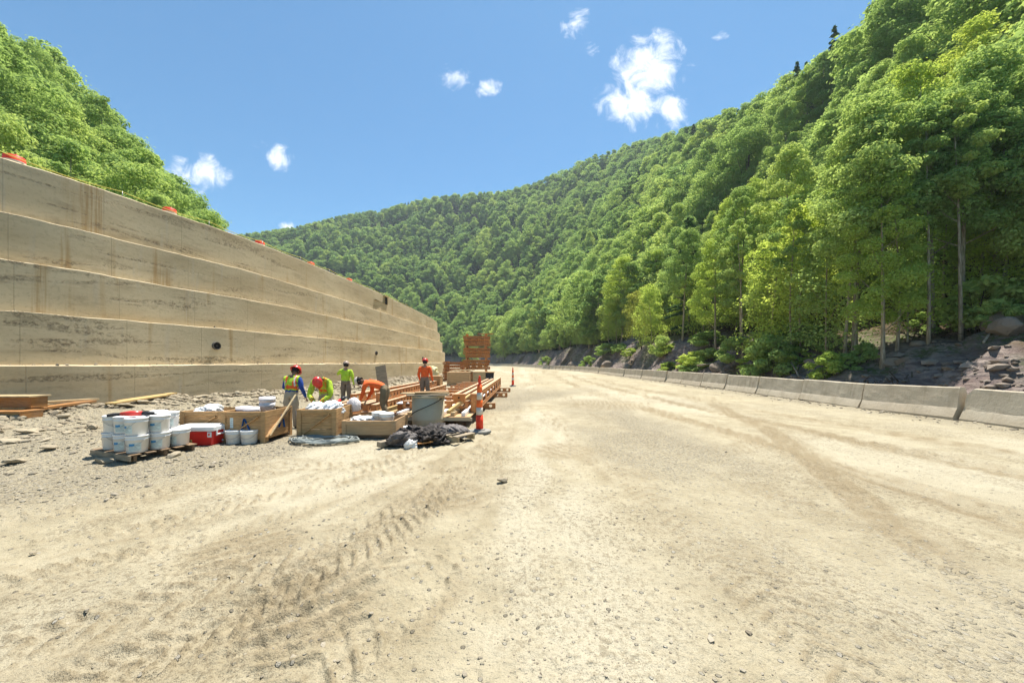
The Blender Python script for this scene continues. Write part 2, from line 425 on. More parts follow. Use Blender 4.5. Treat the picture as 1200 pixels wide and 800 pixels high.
M['leaf_yellow'] = leaf_mat('yellowing leaves', (.13, .16, .04), (.16, .18, .045), (.19, .20, .05), .5)
M['needle'] = leaf_mat('needles', (.032, .064, .034), (.045, .085, .040), (.060, .105, .045), .3)
M['bark'] = bark_mat('grey bark', (.22, .175, .125), (.44, .37, .28)); M['bark_dark'] = bark_mat('dark bark', (.06, .045, .035), (.15, .115, .085))
M['wood'] = wood('crate boards', (.56, .335, .15), .62, 1., .15); M['wood_pale'] = wood('pale lumber', (.58, .44, .25)); M['wood_grey'] = wood('weathered boards', (.40, .32, .22), .6, 1, .5)
M['ply'] = wood('plywood', (.56, .36, .19), .78, .6, .1); M['wood_orange'] = wood('orange timber', (.46, .22, .075)); M['wood_yellow'] = wood('yellow timber', (.58, .40, .17), .7)
M['wood_dark'] = wood('pallet boards', (.26, .17, .10))
M['steel'] = steel_mat()
M['grey'] = plain('grey painted steel', (.46, .39, .265), .7, .08, 3, dirt=((.33, .29, .22), .6))
M['white'] = plain('white plastic', (.76, .76, .75), .4, .03, 4, spec=.5, dirt=((.50, .44, .36), .30)); M['lid'] = plain('white lid plastic', (.80, .80, .79), .4, .03, spec=.5, dirt=((.6, .53, .42), .25))
M['pail_grey'] = plain('greyish plastic', (.62, .58, .58), .45, .06, 4, dirt=((.45, .36, .36), .5))
M['red'] = plain('red plastic', (.66, .022, .016), .4, .08, spec=.5); M['hat_red'] = plain('red hard hat', (.62, .045, .035), .3, .06, spec=.5)
M['hat_white'] = plain('white hard hat', (.70, .62, .55), .35, .1, dirt=((.30, .2, .15), .6)); M['hat_brown'] = plain('brown patterned hard hat', (.40, .30, .24), .4, .5, 14)
M['orange'] = plain('orange plastic', (.80, .13, .015), .45, .10, 5, spec=.4, dirt=((.42, .2, .1), .3)); M['orange_red'] = plain('red orange plastic', (.80, .055, .018), .45, .08, 5)
M['band'] = plain('dusty reflective sheeting', (.62, .56, .47), .4, .15, 8, dirt=((.40, .33, .25), .6)); M['rubber'] = plain('black rubber', (.035, .035, .04), .75, .3, dirt=((.2, .17, .13), .5))
M['rubber_grey'] = plain('dusty rubber', (.24, .235, .215), .8, .2, dirt=((.33, .28, .2), .6)); M['black'] = plain('black plastic', (.018, .018, .022), .5, .3, dirt=((.1, .09, .08), .35))
M['hole'] = plain('painted opening shade', (.012, .011, .010), .9); M['pipe'] = plain('drain pipe', (.10, .085, .07), .6)  # the black stands in for shade inside pipe mouths, pocket and bracket
M['bag'] = plain('white woven bag', (.74, .73, .70), .6, .06, 5, .02); M['cloth_white'] = plain('crumpled white sheet', (.78, .79, .80), .5, .05, 5, .03); M['cloth_pink'] = plain('greyish wrap', (.60, .55, .53), .6, .1, 5, .02)
M['bag_yellow'] = plain('pale yellow bag', (.70, .62, .34), .6, .1, 5, .02); M['tarp'] = plain('dark tarp', (.030, .023, .020), .6, .5, 4, .04, spec=.3, dirt=((.13, .10, .075), .6)); M['tarp_grey'] = plain('grey plastic bag', (.13, .11, .10), .45, .3, 5, .03)
M['cable'] = plain('grey cable', (.26, .28, .26), .5, .3, 4); M['wire'] = plain('galvanised wire', (.42, .42, .42), .4, .1, metallic=.6); M['rope'] = plain('yellow rope', (.62, .55, .10), .7, .15)
M['blue'] = plain('blue paint', (.02, .10, .30), .6, .15); M['label_blue'] = plain('blue print', (.05, .24, .46), .5); M['label_paper'] = plain('pale label paper', (.62, .70, .66), .6, .1, 40)
M['print_grey'] = plain('grey print', (.36, .42, .42), .6); M['print_yellow'] = plain('yellow sticker', (.72, .55, .16), .5); M['print_dark'] = plain('dark print', (.10, .10, .13), .5)
M['lime'] = plain('lime hi-vis cloth', (.46, .66, .04), .85, .14, 9, .02, dirt=((.30, .33, .08), .6)); M['lime_shirt'] = plain('yellow green hi-vis shirt', (.44, .60, .06), .85, .14, 9, .02, dirt=((.30, .32, .1), .6)); M['orange_cloth'] = plain('orange hi-vis cloth', (.78, .125, .025), .85, .12, 9, .02, dirt=((.42, .11, .04), .6))
M['silver'] = plain('silver reflective tape', (.66, .62, .55), .35, .1); M['blue_cloth'] = plain('blue shirt', (.02, .065, .30), .85, .15, 7, .01); M['khaki'] = plain('khaki trousers', (.36, .32, .24), .85, .12, 7, .01)
M['olive'] = plain('olive trousers', (.17, .13, .075), .85, .15, 7, .01); M['brown_cloth'] = plain('brown trousers', (.20, .155, .115), .85, .15, 7, .01); M['boot'] = plain('brown boots', (.10, .065, .04), .7, .2)
M['skin'] = plain('skin', (.42, .24, .16), .55, .08); M['skin_dark'] = plain('tanned skin', (.26, .14, .09), .55, .08); M['hair'] = plain('dark hair', (.02, .015, .012), .6); M['glove'] = plain('work gloves', (.36, .28, .20), .85); M['belt'] = plain('tool belt', (.04, .035, .03), .6)
# ------------------------------------------------------------------ plan: the wall's foot and the line of barriers
WALL = catmull([(-26, -9), (-20.5, -2), (-17.0, 4), (-14.0, 11), (-13.0, 14.2), (-11.8, 19), (-10.9, 28), (-10.45, 34), (-10.05, 45), (-10.0, 55), (-10.9, 62), (-13.4, 70), (-18, 78), (-26, 85), (-42, 92)], 10)
LINE = catmull([(12.3, -16), (12.3, 6), (12.35, 20), (12.4, 35), (12.3, 50), (11.3, 65), (9.0, 82), (5.2, 105), (.2, 130), (-8, 160), (-20, 190), (-42, 216), (-78, 236), (-130, 250), (-200, 255), (-300, 255)], 6)
FOOT = catmull([(13.9, -30), (13.9, 6), (13.9, 20), (13.9, 35), (13.8, 50), (12.8, 65), (10.5, 82), (6.7, 105), (1.7, 130), (-6.5, 160), (-18.5, 191), (-41, 217.5), (-77, 237.5), (-130, 251.5), (-200, 257), (-300, 257)], 6)
TOPS = [0, 1.50, 3.08, 4.62, 6.10, 7.85]; SETBACK = .40
rng = np.random.default_rng(7)

# ------------------------------------------------------------------ ground: one sheet to the horizon, with ruts, tread marks and a rubble verge
TRACKS = [  # centre line, width, lug pitch, depth, seed
    ([(-4.2, 1.2), (-2.9, 2.05), (-1.75, 3.3), (-.9, 5.0), (-.45, 7.5), (-.1, 12), (.9, 22), (2.6, 40), (3, 70)], .62, .15, .021, 1),
    ([(-6.6, 2.0), (-4.6, 3.0), (-3.0, 4.4), (-1.9, 6.4), (-1.25, 9), (-.9, 14)], .60, .15, .026, 2),
    ([(-1.5, .6), (-1.18, 1.6), (-.85, 2.4), (-.6, 3.3), (-.5, 4.6), (-.3, 7)], .58, .16, .024, 3),
    ([(5.2, -3), (5.15, 3.6), (5.0, 6), (4.75, 10), (4.3, 17), (4.4, 30), (5.3, 50), (4, 80)], .55, .22, .026, 4),
    ([(7.4, -3), (7.3, 3.6), (7.1, 6), (6.7, 10), (6.2, 17), (6.2, 30), (7.1, 50), (5.5, 80)], .55, .22, .026, 5),
    ([(8.9, -3), (8.85, 4), (8.6, 8), (8.0, 14), (7.6, 22), (8.0, 36)], .5, .22, .020, 6),
    ([(3.4, -3), (3.3, 3), (3.1, 6), (2.8, 10), (2.4, 17), (2.6, 30)], .5, .22, .010, 7),
    ([(-9, 8.0), (-5, 6.2), (-1.5, 5.6), (3, 6.4), (7, 8.5)], .5, .2, .010, 8),
    ([(-7.4, 2.6), (-5.6, 3.5), (-4.0, 5.0), (-2.8, 7.0), (-2.0, 9.5)], .55, .14, .026, 11),
    ([(-3.2, .9), (-2.3, 1.7), (-1.5, 2.7), (-1.0, 4.0), (-.7, 6)], .5, .13, .026, 12),
    ([(-5.4, 1.6), (-3.9, 2.5), (-2.6, 3.8), (-1.6, 5.6), (-1.0, 8)], .5, .13, .028, 13),
    ([(1.6, -2), (1.7, 3), (1.5, 7), (1.0, 12), (1.2, 22)], .5, .16, .009, 14),
    ([(3.6, 3), (4.4, 5), (5.9, 8.5), (7.6, 14)], .5, .2, .014, 15),
    ([(-3.5, 15.5), (-.5, 14.2), (2, 13.8), (6, 14.5), (11, 17)], .7, .3, .016, 9),
    ([(-2.5, 19.5), (.5, 18), (4, 17.8), (9, 20)], .7, .3, .016, 10),
]
def ground_fields(X, Y, detail=True):
    r = np.hypot(X, Y)
    dw, sw = polydist(X, Y, WALL)                       # + on the road side of the wall
    z = (fbm(X*.22, Y*.22, 3, 3)-.5)*.10+(fbm(X*.9, Y*.9, 5, 4)-.5)*.05
    z = z-.10*sstep(-X, 3.5, 7)*sstep(Y, 7.5, 10)*sstep(dw, 1.5, 4)
    verge = sstep(dw, 4.2+1.2*vnoise(sw*.4, 0*sw, 8), .4)*sstep(Y, 3, 6)*sstep(Y, 60, 26)
    z = z+verge*(.20+.28*(fbm(X*1.3, Y*1.3, 11, 4)-.35))
    heap = np.exp(-(((X+8.3)/1.6)**2+((Y-6.9)/1.0)**2)); z = z+.16*heap*(.6+.8*fbm(X*2, Y*2, 12, 3))
    right = sstep(X, 10.9, 12.2)*sstep(Y, 60, 30); z = z+right*.05*(fbm(X*3, Y*3, 13, 3))
    gravel = sstep(-(X*.852-Y*.523)-(5.4*.852+3.9*.523)+1.5*(fbm(X*.7, Y*.7, 21, 4)-.5), -.5, .6)*sstep(r, 26, 16)*.95
    gravel = np.maximum(gravel, verge); gravel = np.maximum(gravel, sstep(X, 10.6, 11.7)*sstep(r, 70, 40)*.9)
    gravel = np.maximum(gravel, (.28+.5*sstep(fbm(X*.5+9, Y*.28, 23, 4), .45, .62))*sstep(X+.5*(fbm(Y*.4, X*.2, 25, 3)-.5), .9, 1.9)*sstep(X, 4.6, 3.2)*sstep(Y, 24, 8))
    loose = np.zeros_like(z); near = (r < 75) & (np.abs(X) < 16)
    pale = sstep(np.abs(X-.55-.02*Y+.9*(fbm(Y*.5, X*.3, 31, 3)-.5)), 1.0, .15)*sstep(fbm(X*1.1, Y*.55, 33, 4), .36, .6)
    pale = np.maximum(pale, .75*sstep(fbm(X*.33, Y*.14, 35, 4), .52, .68))
    xn, yn = X[near], Y[near]; zz = np.zeros_like(xn); loose_shade = np.zeros_like(xn)
    wob = .5*(fbm(xn*.8, yn*.8, 41, 3)-.5)
    for P, w, pitch, dep, sd_ in TRACKS:
        d, s = polydist(xn, yn, catmull(P, 6)); d = d+wob*.35; a = np.abs(d)
        on = sstep(a, w*.56, w*.40)
        patch = sstep(fbm(s*.8+sd_*7, d*2.2, 50+sd_, 4), .42, .62)
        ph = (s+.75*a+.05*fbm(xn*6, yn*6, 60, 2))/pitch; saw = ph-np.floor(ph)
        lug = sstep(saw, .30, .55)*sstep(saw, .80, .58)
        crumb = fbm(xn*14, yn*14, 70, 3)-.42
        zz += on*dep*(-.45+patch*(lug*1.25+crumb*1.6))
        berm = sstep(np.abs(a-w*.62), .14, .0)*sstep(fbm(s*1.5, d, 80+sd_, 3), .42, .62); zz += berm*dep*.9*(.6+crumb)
        loose_shade = np.maximum(loose_shade, np.maximum(on*patch*(.12+.75*lug*sstep(crumb, -.12, .12)), (on*(.30+.65*sstep(fbm(s*.35+sd_, d*2.5, 55+sd_, 4), .38, .6))*(.55+.45*sstep(crumb, -.2, .1)) if sd_ in (4, 5, 6, 15) else 0))); loose_shade = np.maximum(loose_shade, berm*.45)  # loosened soil tint, with lug shadows painted into the same channel
    # a torn-up patch where a machine turned
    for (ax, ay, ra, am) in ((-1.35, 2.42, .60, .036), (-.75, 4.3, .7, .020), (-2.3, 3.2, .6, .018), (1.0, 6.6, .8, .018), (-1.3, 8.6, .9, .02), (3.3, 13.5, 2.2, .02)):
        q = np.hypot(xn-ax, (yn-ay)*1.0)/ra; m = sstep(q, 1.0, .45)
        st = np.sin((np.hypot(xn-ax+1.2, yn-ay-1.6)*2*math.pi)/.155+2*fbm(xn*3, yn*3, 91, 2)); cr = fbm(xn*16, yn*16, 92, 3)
        zz += m*am*(st*.6+1.5*(cr-.45)); loose_shade = np.maximum(loose_shade, m*(.35+.45*sstep(st+cr, .2, 1.0)))
    z[near] += zz; loose[near] = loose_shade
    if detail: z = z+((fbm(X*7, Y*7, 95, 3)-.5)*.018+(np.abs(fbm(X*15, Y*15, 97, 3)-.5))*-.034)*sstep(r, 40, 8)
    z = np.where(dw < 0, np.minimum(z, -.15), z)
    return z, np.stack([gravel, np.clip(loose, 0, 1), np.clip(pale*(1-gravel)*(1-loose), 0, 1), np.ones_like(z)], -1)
na, nr = 900, 640
az = np.radians(np.linspace(-100, 100, na)); az = az*(.55+.45*np.abs(az)/np.radians(100))
rr = 1/np.linspace(1/.6, 1/700, nr)
rr = np.sort(np.concatenate([rr[::1]]))
A, RR = np.meshgrid(az, rr); X, Y = RR*np.sin(A), RR*np.cos(A)
Zg, tint = ground_fields(X, Y)
idx = np.arange(na*nr).reshape(nr, na)
fc = np.stack([idx[:-1, :-1], idx[:-1, 1:], idx[1:, 1:], idx[1:, :-1]], -1).reshape(-1, 4)
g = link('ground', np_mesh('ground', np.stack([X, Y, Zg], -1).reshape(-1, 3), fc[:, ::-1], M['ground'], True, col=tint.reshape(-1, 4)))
tag(g, 'pale tan dirt roadbed with tyre ruts, tread marks and gravel', 'ground', kind='structure')
def gz(x, y):
    return float(ground_fields(np.array([float(x)]), np.array([float(y)]), False)[0][0])

# ------------------------------------------------------------------ retaining wall of five stepped lifts
def resample(P, step):
    P = np.asarray(P); L = np.r_[0, np.cumsum(np.hypot(*np.diff(P, axis=0).T))]; n = int(L[-1]/step)+1; s = np.linspace(0, L[-1], n)
    return np.stack([np.interp(s, L, P[:, 0]), np.interp(s, L, P[:, 1])], -1), s
wp, ws = resample(WALL, .22)
tg = np.gradient(wp, axis=0); tg /= np.linalg.norm(tg, axis=1)[:, None]; k_ = np.ones(15)/15
inw = np.stack([-tg[:, 1], tg[:, 0]], -1)               # to the left: into the fill
wall = empty('retaining_wall', (-14, 11, 0), 0, 'long tan concrete wall stepped back in five board formed lifts', 'wall')
for k in range(5):
    o = SETBACK*k; z0, z1 = (-.5 if k == 0 else TOPS[k]-.06), TOPS[k+1]
    lift = (fbm(ws*.35, ws*0+k*9, 101, 3)-.5)*.07+(fbm(ws*2.2, ws*0+k*9, 103, 3)-.5)*.035
    rows = []
    for q in np.linspace(0, 1, 7):
        wv = (fbm(ws*.6, ws*0+q*3+k*7, 105, 3)-.5)*.007
        rows.append((o+wv, z0+(z1-z0)*q*.985+lift*q, ws, z0+(z1-z0)*q))
    chip = np.maximum(0, fbm(ws*3.5, ws*0+k*5, 107, 3)-.60)*(.5 if k == 0 else .22)
    rows.append((o+(.03 if k == 0 else .004)+chip, z1+lift, ws, z1+.05*np.ones_like(ws))); rows.append((o+.22, z1+lift*.6, ws, z1+.25+0*ws)); rows.append((o+1.5, z1+lift*.3, ws, z1+1.4+0*ws)); rows.append((o+1.5, z0+0*ws, ws, z1+2.4+0*ws))
    vs, uvs = [], []
    rows.insert(7, rows[6])                                 # the lip is a crisp edge
    for (oo, zz, uu, vv) in rows:
        p = wp+inw*np.broadcast_to(oo, ws.shape)[:, None]
        vs.append(np.stack([p[:, 0]+14, p[:, 1]-11, np.broadcast_to(zz, ws.shape)], -1)); uvs.append(np.stack([uu, np.broadcast_to(vv, ws.shape)+k*3.3], -1))
    n = len(ws); ii = np.arange(n*len(rows)).reshape(len(rows), n)
    fc = np.stack([ii[:-1, :-1], ii[:-1, 1:], ii[1:, 1:], ii[1:, :-1]], -1); fc = np.delete(fc, 6, 0).reshape(-1, 4)
    me = np_mesh('wall lift', np.concatenate(vs), fc, M['wall'], True, uv=np.concatenate(uvs))
    link('lift', me, wall)
    # crumbs of spilled concrete along the ledge
    if k in (0, 1, 4):
        cb = MB()
        for _ in range(520 if k == 0 else 160):
            j = int(rng.integers(20, n-20)); e = rng.uniform(.03, .3); p = wp[j]+inw[j]*(o+e); r_ = rng.uniform(.012, .04)*(1.6 if rng.random() < .1 else 1)
            Mx = Matrix.Translation((p[0]+14, p[1]-11, z1+lift[j]*.6+r_*.3)) @ Euler(tuple(rng.uniform(0, 6, 3))).to_matrix().to_4x4()
            cb.lathe([(r_*.6, -r_*.5), (r_*1.2, 0), (r_*.5, r_*.55)], 5, 0, Mx, False)
        cr = cb.build('concrete_crumbs', M['pebble'], wall); cr['kind'] = 'stuff'
def on_wall(px, off):
    """point of the wall line, off metres into the fill, that is seen at photo column px"""
    p = wp+inw*off; ok = p[:, 1] > 3; q = np.where(ok, np.abs(p[:, 0]/np.maximum(p[:, 1], .1)-(px-CX)/F), 9); j = int(np.argmin(q[:len(q)*2//3])); return p[j], inw[j], j
for (px, z, r_) in ((255, 2.30, .17), (440, 2.32, .17), (495, 2.05, .17)):     # drain pipes through the second lift
    p, iw, j = on_wall(px, SETBACK); b = MB(); s = math.atan2(-iw[1], -iw[0])
    Mx = Matrix.Translation((p[0]+14-iw[0]*.03, p[1]-11-iw[1]*.03, z)) @ Matrix.Rotation(s, 4, 'Z') @ Matrix.Rotation(R(90), 4, 'Y')
    b.lathe([(r_*.86, -.12), (r_, -.12), (r_, .05), (r_*.86, .05), (r_*.86, .0)], 20, 0, Mx, True, False)
    b.lathe([(r_*.88, -.01), (r_*.88, .012)], 20, 1, Mx, False)  # black disc in place of the shade in the pipe mouth
    b.lathe([(r_*.16, 0), (r_*.16, .04)], 8, 0, Mx @ Matrix.Translation((.0, 0, 0)), False)
    b.build('drain_pipe', [M['pipe'], M['hole']], wall)
p, iw, j = on_wall(452, SETBACK*4); b = MB()                                   # a boxed-out pocket at the lip, its inner shade a black slab
Mx = Matrix.Translation((p[0]+14, p[1]-11, 7.3)) @ Matrix.Rotation(math.atan2(-iw[1], -iw[0]), 4, 'Z')
b.box((.02, 0, .10), (.08, .62, .66), 1, M=Mx); b.box((-.1, 0, .50), (.5, 1.1, .10), 0, M=Mx); b.box((.05, .36, .10), (.06, .10, .70), 0, M=Mx); b.box((.05, -.36, .10), (.06, .10, .70), 0, M=Mx)
b.build('form_box', [M['wood_pale'], M['hole']], wall)

# ------------------------------------------------------------------ terrain: right bank and gorge side, and the slope above the wall
def etab(px, xs, es): return np.interp(px, xs, es)
E_PX = [-.95, -.69, -.58, -.46, -.346, -.23, -.092, 0, .092, .208, .323, .462, .647, .785, .924, 1.0, 1.15, 1.6]
E_EL = [.33, .362, .378, .408, .425, .457, .470, .478, .508, .567, .602, .640, .722, .815, .918, .985, 1.20, 1.5]
def hill_raw(X, Y):
    d, s = polydist(X, Y, FOOT)
    b = 2.1+2.4*sstep(Y, 14, 60)+.9*(fbm(s*.09, s*0, 201, 3)-.5)*2
    rough = (fbm(X*.55+s*.2, Y*.55, 203, 5)-.5)
    dd = d+1.6*(fbm(X*.3, Y*.3, 205, 3)-.5)*sstep(d, .3, 2)
    h = -.35+(b+.35)*(sstep(dd, -.1, 1.6)*.30+sstep(dd, 1.2, 4.6)*.70)
    h = h+rough*1.5*sstep(d, .4, 2.2)*sstep(d, 13, 6)+.28*(fbm(X*2.2, Y*2.2, 207, 4)-.5)*sstep(d, 0, 1)*sstep(d, 13, 7)
    h = h+.30*(np.clip(d, 4.5, 11)-4.5)+1.08*np.clip(d-11, 0, None)
    h = h+sstep(d, 14, 60)*((fbm(X*.017, Y*.017, 209, 3)-.5)*34+(fbm(X*.06, Y*.06, 211, 3)-.5)*10)
    return np.where(d < -.6, -1.2, h), d, s
na2, nr2 = 420, 300
az2 = np.radians(np.linspace(-52, 82, na2)); r2 = np.geomspace(9.5, 620, nr2)
A2, R2 = np.meshgrid(az2, r2); X2, Y2 = R2*np.sin(A2), R2*np.cos(A2)
H2, D2, S2 = hill_raw(X2, Y2)
px2 = X2/np.maximum(Y2, .5); cap = EYE+etab(px2, E_PX, E_EL)*Y2-15.0
cap = np.minimum(cap, 165+0*cap); over = (H2 > cap) & (D2 > 12) & (R2 > 60)
first = np.where(over.any(0), over.argmax(0), nr2-1)
for j in range(na2):
    k = first[j]
    if k < nr2-1: H2[k:, j] = np.minimum(H2[k:, j], H2[k, j]-.35*(r2[k:]-r2[k]))
i2 = np.arange(na2*nr2).reshape(nr2, na2)
f2 = np.stack([i2[:-1, :-1], i2[:-1, 1:], i2[1:, 1:], i2[1:, :-1]], -1).reshape(-1, 4)
dq = D2.ravel()[f2].max(1); f2 = f2[dq > -1.0]
rk = sstep(D2, 8.0, 4.6)*sstep(fbm(X2*.5, Y2*.5, 221, 3), .25, .40); gr = sstep(fbm(X2*.35, Y2*.35, 223, 4), .50, .62)*sstep(D2, 1.2, 3.0)*.8
t2 = np.stack([rk, gr, 0*rk, 0*rk+1], -1).reshape(-1, 4)
o = link('hillside', np_mesh('hillside', np.stack([X2, Y2, H2], -1).reshape(-1, 3), f2[:, ::-1], M['hill'], True, col=t2))
tag(o, 'steep wooded gorge side above a rough rocky roadside bank', 'hillside', kind='structure')
def hill_at(x, y):
    a = (math.atan2(x, y)-az2[0])/(az2[1]-az2[0]); q = math.log(max(math.hypot(x, y), 9.5)/9.5)/math.log(620/9.5)*(nr2-1)
    i, j = int(min(max(q, 0), nr2-2)), int(min(max(a, 0), na2-2)); fi, fj = min(max(q-i, 0), 1), min(max(a-j, 0), 1)
    return float((H2[i, j]*(1-fj)+H2[i, j+1]*fj)*(1-fi)+(H2[i+1, j]*(1-fj)+H2[i+1, j+1]*fj)*fi)
EL_PX = [-2.2, -1.386, -1.25, -1.13, -1.02, -.92, -.84, -.80]; EL_EL = [1.6, .93, .84, .73, .62, .53, .44, .39]
xl = np.arange(-150, -9, 1.5); yl = np.arange(-20, 96, 1.5); XL, YL = np.meshgrid(xl, yl)
def left_raw(X, Y):
    d, s = polydist(X, Y, WALL); d = -d
    h = 7.1+.52*np.clip(d-7, 0, None)+sstep(d, 8, 20)*(fbm(X*.06, Y*.06, 231, 3)-.5)*6
    c = EYE+etab(X/np.maximum(Y, 1.), EL_PX, EL_EL)*np.maximum(Y, 0)-13.5
    return np.where((Y > 6) & (d > 7), np.maximum(7.1, np.minimum(h, c)), np.where(d > 7, h, 7.1)), d
HL, DL = left_raw(XL, YL)
il = np.arange(XL.size).reshape(XL.shape)
fl = np.stack([il[:-1, :-1], il[:-1, 1:], il[1:, 1:], il[1:, :-1]], -1).reshape(-1, 4)
fl = fl[(DL.ravel()[fl].min(1) > 1.4) & (YL.ravel()[fl].max(1) < 74)]
tl = np.stack([0*HL, sstep(DL, 5, 9), 0*HL, 0*HL+1], -1).reshape(-1, 4)
o = link('terrain', np_mesh('terrain', np.stack([XL, YL, HL], -1).reshape(-1, 3), fl, M['hill'], True, col=tl))
tag(o, 'filled bench and wooded slope behind the retaining wall', 'terrain', kind='structure')
# ------------------------------------------------------------------ trees: prototypes
def leaf_quads(pos, nrm, size, rng):
    """a bent diamond of two triangles-as-a-quad per leaf spray"""
    n = len(pos); rnd = rng.normal(size=(n, 3)); t1 = np.cross(nrm, rnd); t1 /= np.linalg.norm(t1, axis=1)[:, None]+1e-9; t2 = np.cross(nrm, t1)
    s = size[:, None]; w = rng.uniform(.45, .75, n)[:, None]
    a, b = pos+t1*s*.5, pos-t1*s*.5; c = pos+t2*s*.5*w+nrm*s*.10; d = pos-t2*s*.5*w+nrm*s*.06
    v = np.stack([a, c, b, d], 1).reshape(-1, 3); f = np.arange(4*n).reshape(n, 4)
    return v, f
def unit(v): return v/(np.linalg.norm(v, axis=1)[:, None]+1e-9)
def crown_broad(seed, zb, zt, rad, lobes, leaves, lsize, flat=1., gap=.0, low=0.):
    """leaf sprays on many unequal boughs set through an ovoid; returns verts, faces and the boughs' centres"""
    g_ = np.random.default_rng(seed); C, Rr = [], []
    H = zt-zb
    for i in range(lobes):
        q = (i+.5)/lobes; q = q**.85
        prof = math.sin(math.pi*min(1, (.12+.88*q)**.8))**.7 if q < .97 else .25
        rr_ = rad*prof*math.sqrt(g_.uniform(.25, 1)); a = i*2.399+g_.uniform(-.5, .5)
        z = zb+H*(q*.93+.02); C.append((rr_*math.cos(a), rr_*math.sin(a), z)); Rr.append(rad*g_.uniform(.18, .42)*(1-.30*q))
    C, Rr = np.array(C), np.array(Rr); w = Rr**2; w /= w.sum()
    li = g_.choice(len(C), leaves, p=w); dirs = unit(g_.normal(size=(leaves, 3))+np.array([0, 0, .38]))
    # boughs break into sprays: leaves cluster round points on the bough's shell
    ns = 26; spr = unit(g_.normal(size=(len(C), ns, 3))+np.array([0, 0, .45])); sj = g_.integers(0, ns, leaves); dirs = unit(spr[li, sj]+g_.normal(size=(leaves, 3))*.24)
    rad_ = Rr[li]*(.55+.50*g_.random(leaves)**.6)*np.where(g_.random(leaves) < .07, 1.35, 1.)
    pos = C[li]+dirs*rad_[:, None]*np.array([1.12, 1.12, .72*flat])
    pos[:, 2] -= .10*Rr[li]*g_.random(leaves)
    nrm = unit(dirs*.75+np.array([0, 0, .55])+g_.normal(size=(leaves, 3))*.42)
    v, f = leaf_quads(pos, nrm, lsize*g_.uniform(.6, 1.35, leaves), g_)
    return v, f, C
def crown_layers(seed, zb, zt, rad, layers, leaves, lsize):
    """a slim understory tree: flat horizontal sprays"""
    g_ = np.random.default_rng(seed); C = []
    for i in range(layers):
        q = ((i+.5)/layers)**.9; a = i*2.2+g_.uniform(-.6, .6); r_ = rad*(.35+.65*math.sin(math.pi*min(1, .25+.75*q)))*g_.uniform(.45, .8)
        C.append((r_*math.cos(a), r_*math.sin(a), zb+(zt-zb)*q, rad*g_.uniform(.38, .62)*(1-.45*q)))
    C = np.array(C); li = g_.integers(0, layers, leaves); a = g_.uniform(0, 2*math.pi, leaves); r_ = np.sqrt(g_.random(leaves))
    pos = C[li, :3]+np.stack([np.cos(a)*r_, np.sin(a)*r_, 0*a], -1)*C[li, 3:4]; pos[:, 2] += g_.normal(size=leaves)*.26*C[li, 3]-.42*r_**2*C[li, 3]; pos[:, :2] += g_.normal(size=(leaves, 2))*.14*C[li, 3:4]
    nrm = unit(np.array([0, 0, 1.])+g_.normal(size=(leaves, 3))*.6)
    v, f = leaf_quads(pos, nrm, lsize*g_.uniform(.6, 1.3, leaves), g_)
    return v, f, C[:, :3]
def crown_conifer(seed, zb, zt, rad, leaves, lsize):
    g_ = np.random.default_rng(seed); nb = 70; q = np.sort(g_.random(nb)); L = rad*(1-q)**.75*g_.uniform(.6, 1.1, nb)+.25; a = np.arange(nb)*2.4+g_.uniform(-.4, .4, nb)
    li = g_.choice(nb, leaves, p=L/L.sum()); s = g_.random(leaves)**.7; side = g_.normal(size=leaves)*.16*L[li]*(1.1-s)
    x = s*L[li]*np.cos(a[li])-side*np.sin(a[li]); y = s*L[li]*np.sin(a[li])+side*np.cos(a[li]); z = zb+(zt-zb)*q[li]-.28*s*L[li]+g_.normal(size=leaves)*.08
    nrm = unit(np.array([0, 0, 1.])+g_.normal(size=(leaves, 3))*.45)
    v, f = leaf_quads(np.stack([x, y, z], -1), nrm, lsize*g_.uniform(.6, 1.3, leaves), g_)
    return v, f, None
def trunk_mb(seed, h, r0, limbs, lean=(0, 0), zb=None):
    g_ = np.random.default_rng(seed); b = MB(); n = 9; pts = []
    wx, wy = g_.uniform(-.25, .25, 2)
    for i in range(n):
        q = i/(n-1); pts.append((lean[0]*q+wx*math.sin(q*4), lean[1]*q+wy*math.sin(q*5), -.6+(h+.6)*q))
    b.tube(pts, [r0*(1.35 if i == 0 else 1)*(1-.82*i/(n-1)) for i in range(n)], 8)
    if limbs is not None:
        for c in limbs:
            q = min(.95, max(.12, (c[2]-.28*math.hypot(c[0], c[1])-1.0)/h)); p0 = Vector(pts[0]).lerp(Vector(pts[-1]), q); k = q*(n-1); i = int(k); p0 = Vector(pts[i]).lerp(Vector(pts[min(i+1, n-1)]), k-i)
            c = Vector(c); m = p0.lerp(c, .5)+Vector((0, 0, -.08*(c-p0).length))
            r_ = r0*(1-.8*q)*.42; b.tube([p0, m, c], [r_, r_*.65, r_*.22], 5, cap=False)
    return b
PROTO = {}
def proto(key, crown, leafm, barkm, h, r0, nl=9, lean=(0, 0)):
    v, f, C = crown
    cm = np_mesh('crown', v, f, M[leafm]); sel = None
    if C is not None: sel = C[np.random.default_rng(3).permutation(len(C))[:nl]]
    tm = trunk_mb(len(PROTO)+5, h*.9, r0, sel, lean).mesh('trunk', M[barkm])
    PROTO[key] = (tm, cm, h)
for i in range(4): proto(('tall', i), crown_broad(10+i, 3.6, 18, 2.9, 46, 27000, .20), 'leaf', 'bark', 18, .17, 12)
for i in range(2): proto(('bole', i), crown_broad(15+i, 7.2, 18, 3.2, 44, 24000, .20), 'leaf', 'bark', 18, .18, 14)
for i in range(2): proto(('pole', i), crown_broad(18+i, 9.4, 18, 1.9, 24, 7000, .20), 'leaf', 'bark', 18, .125, 12)
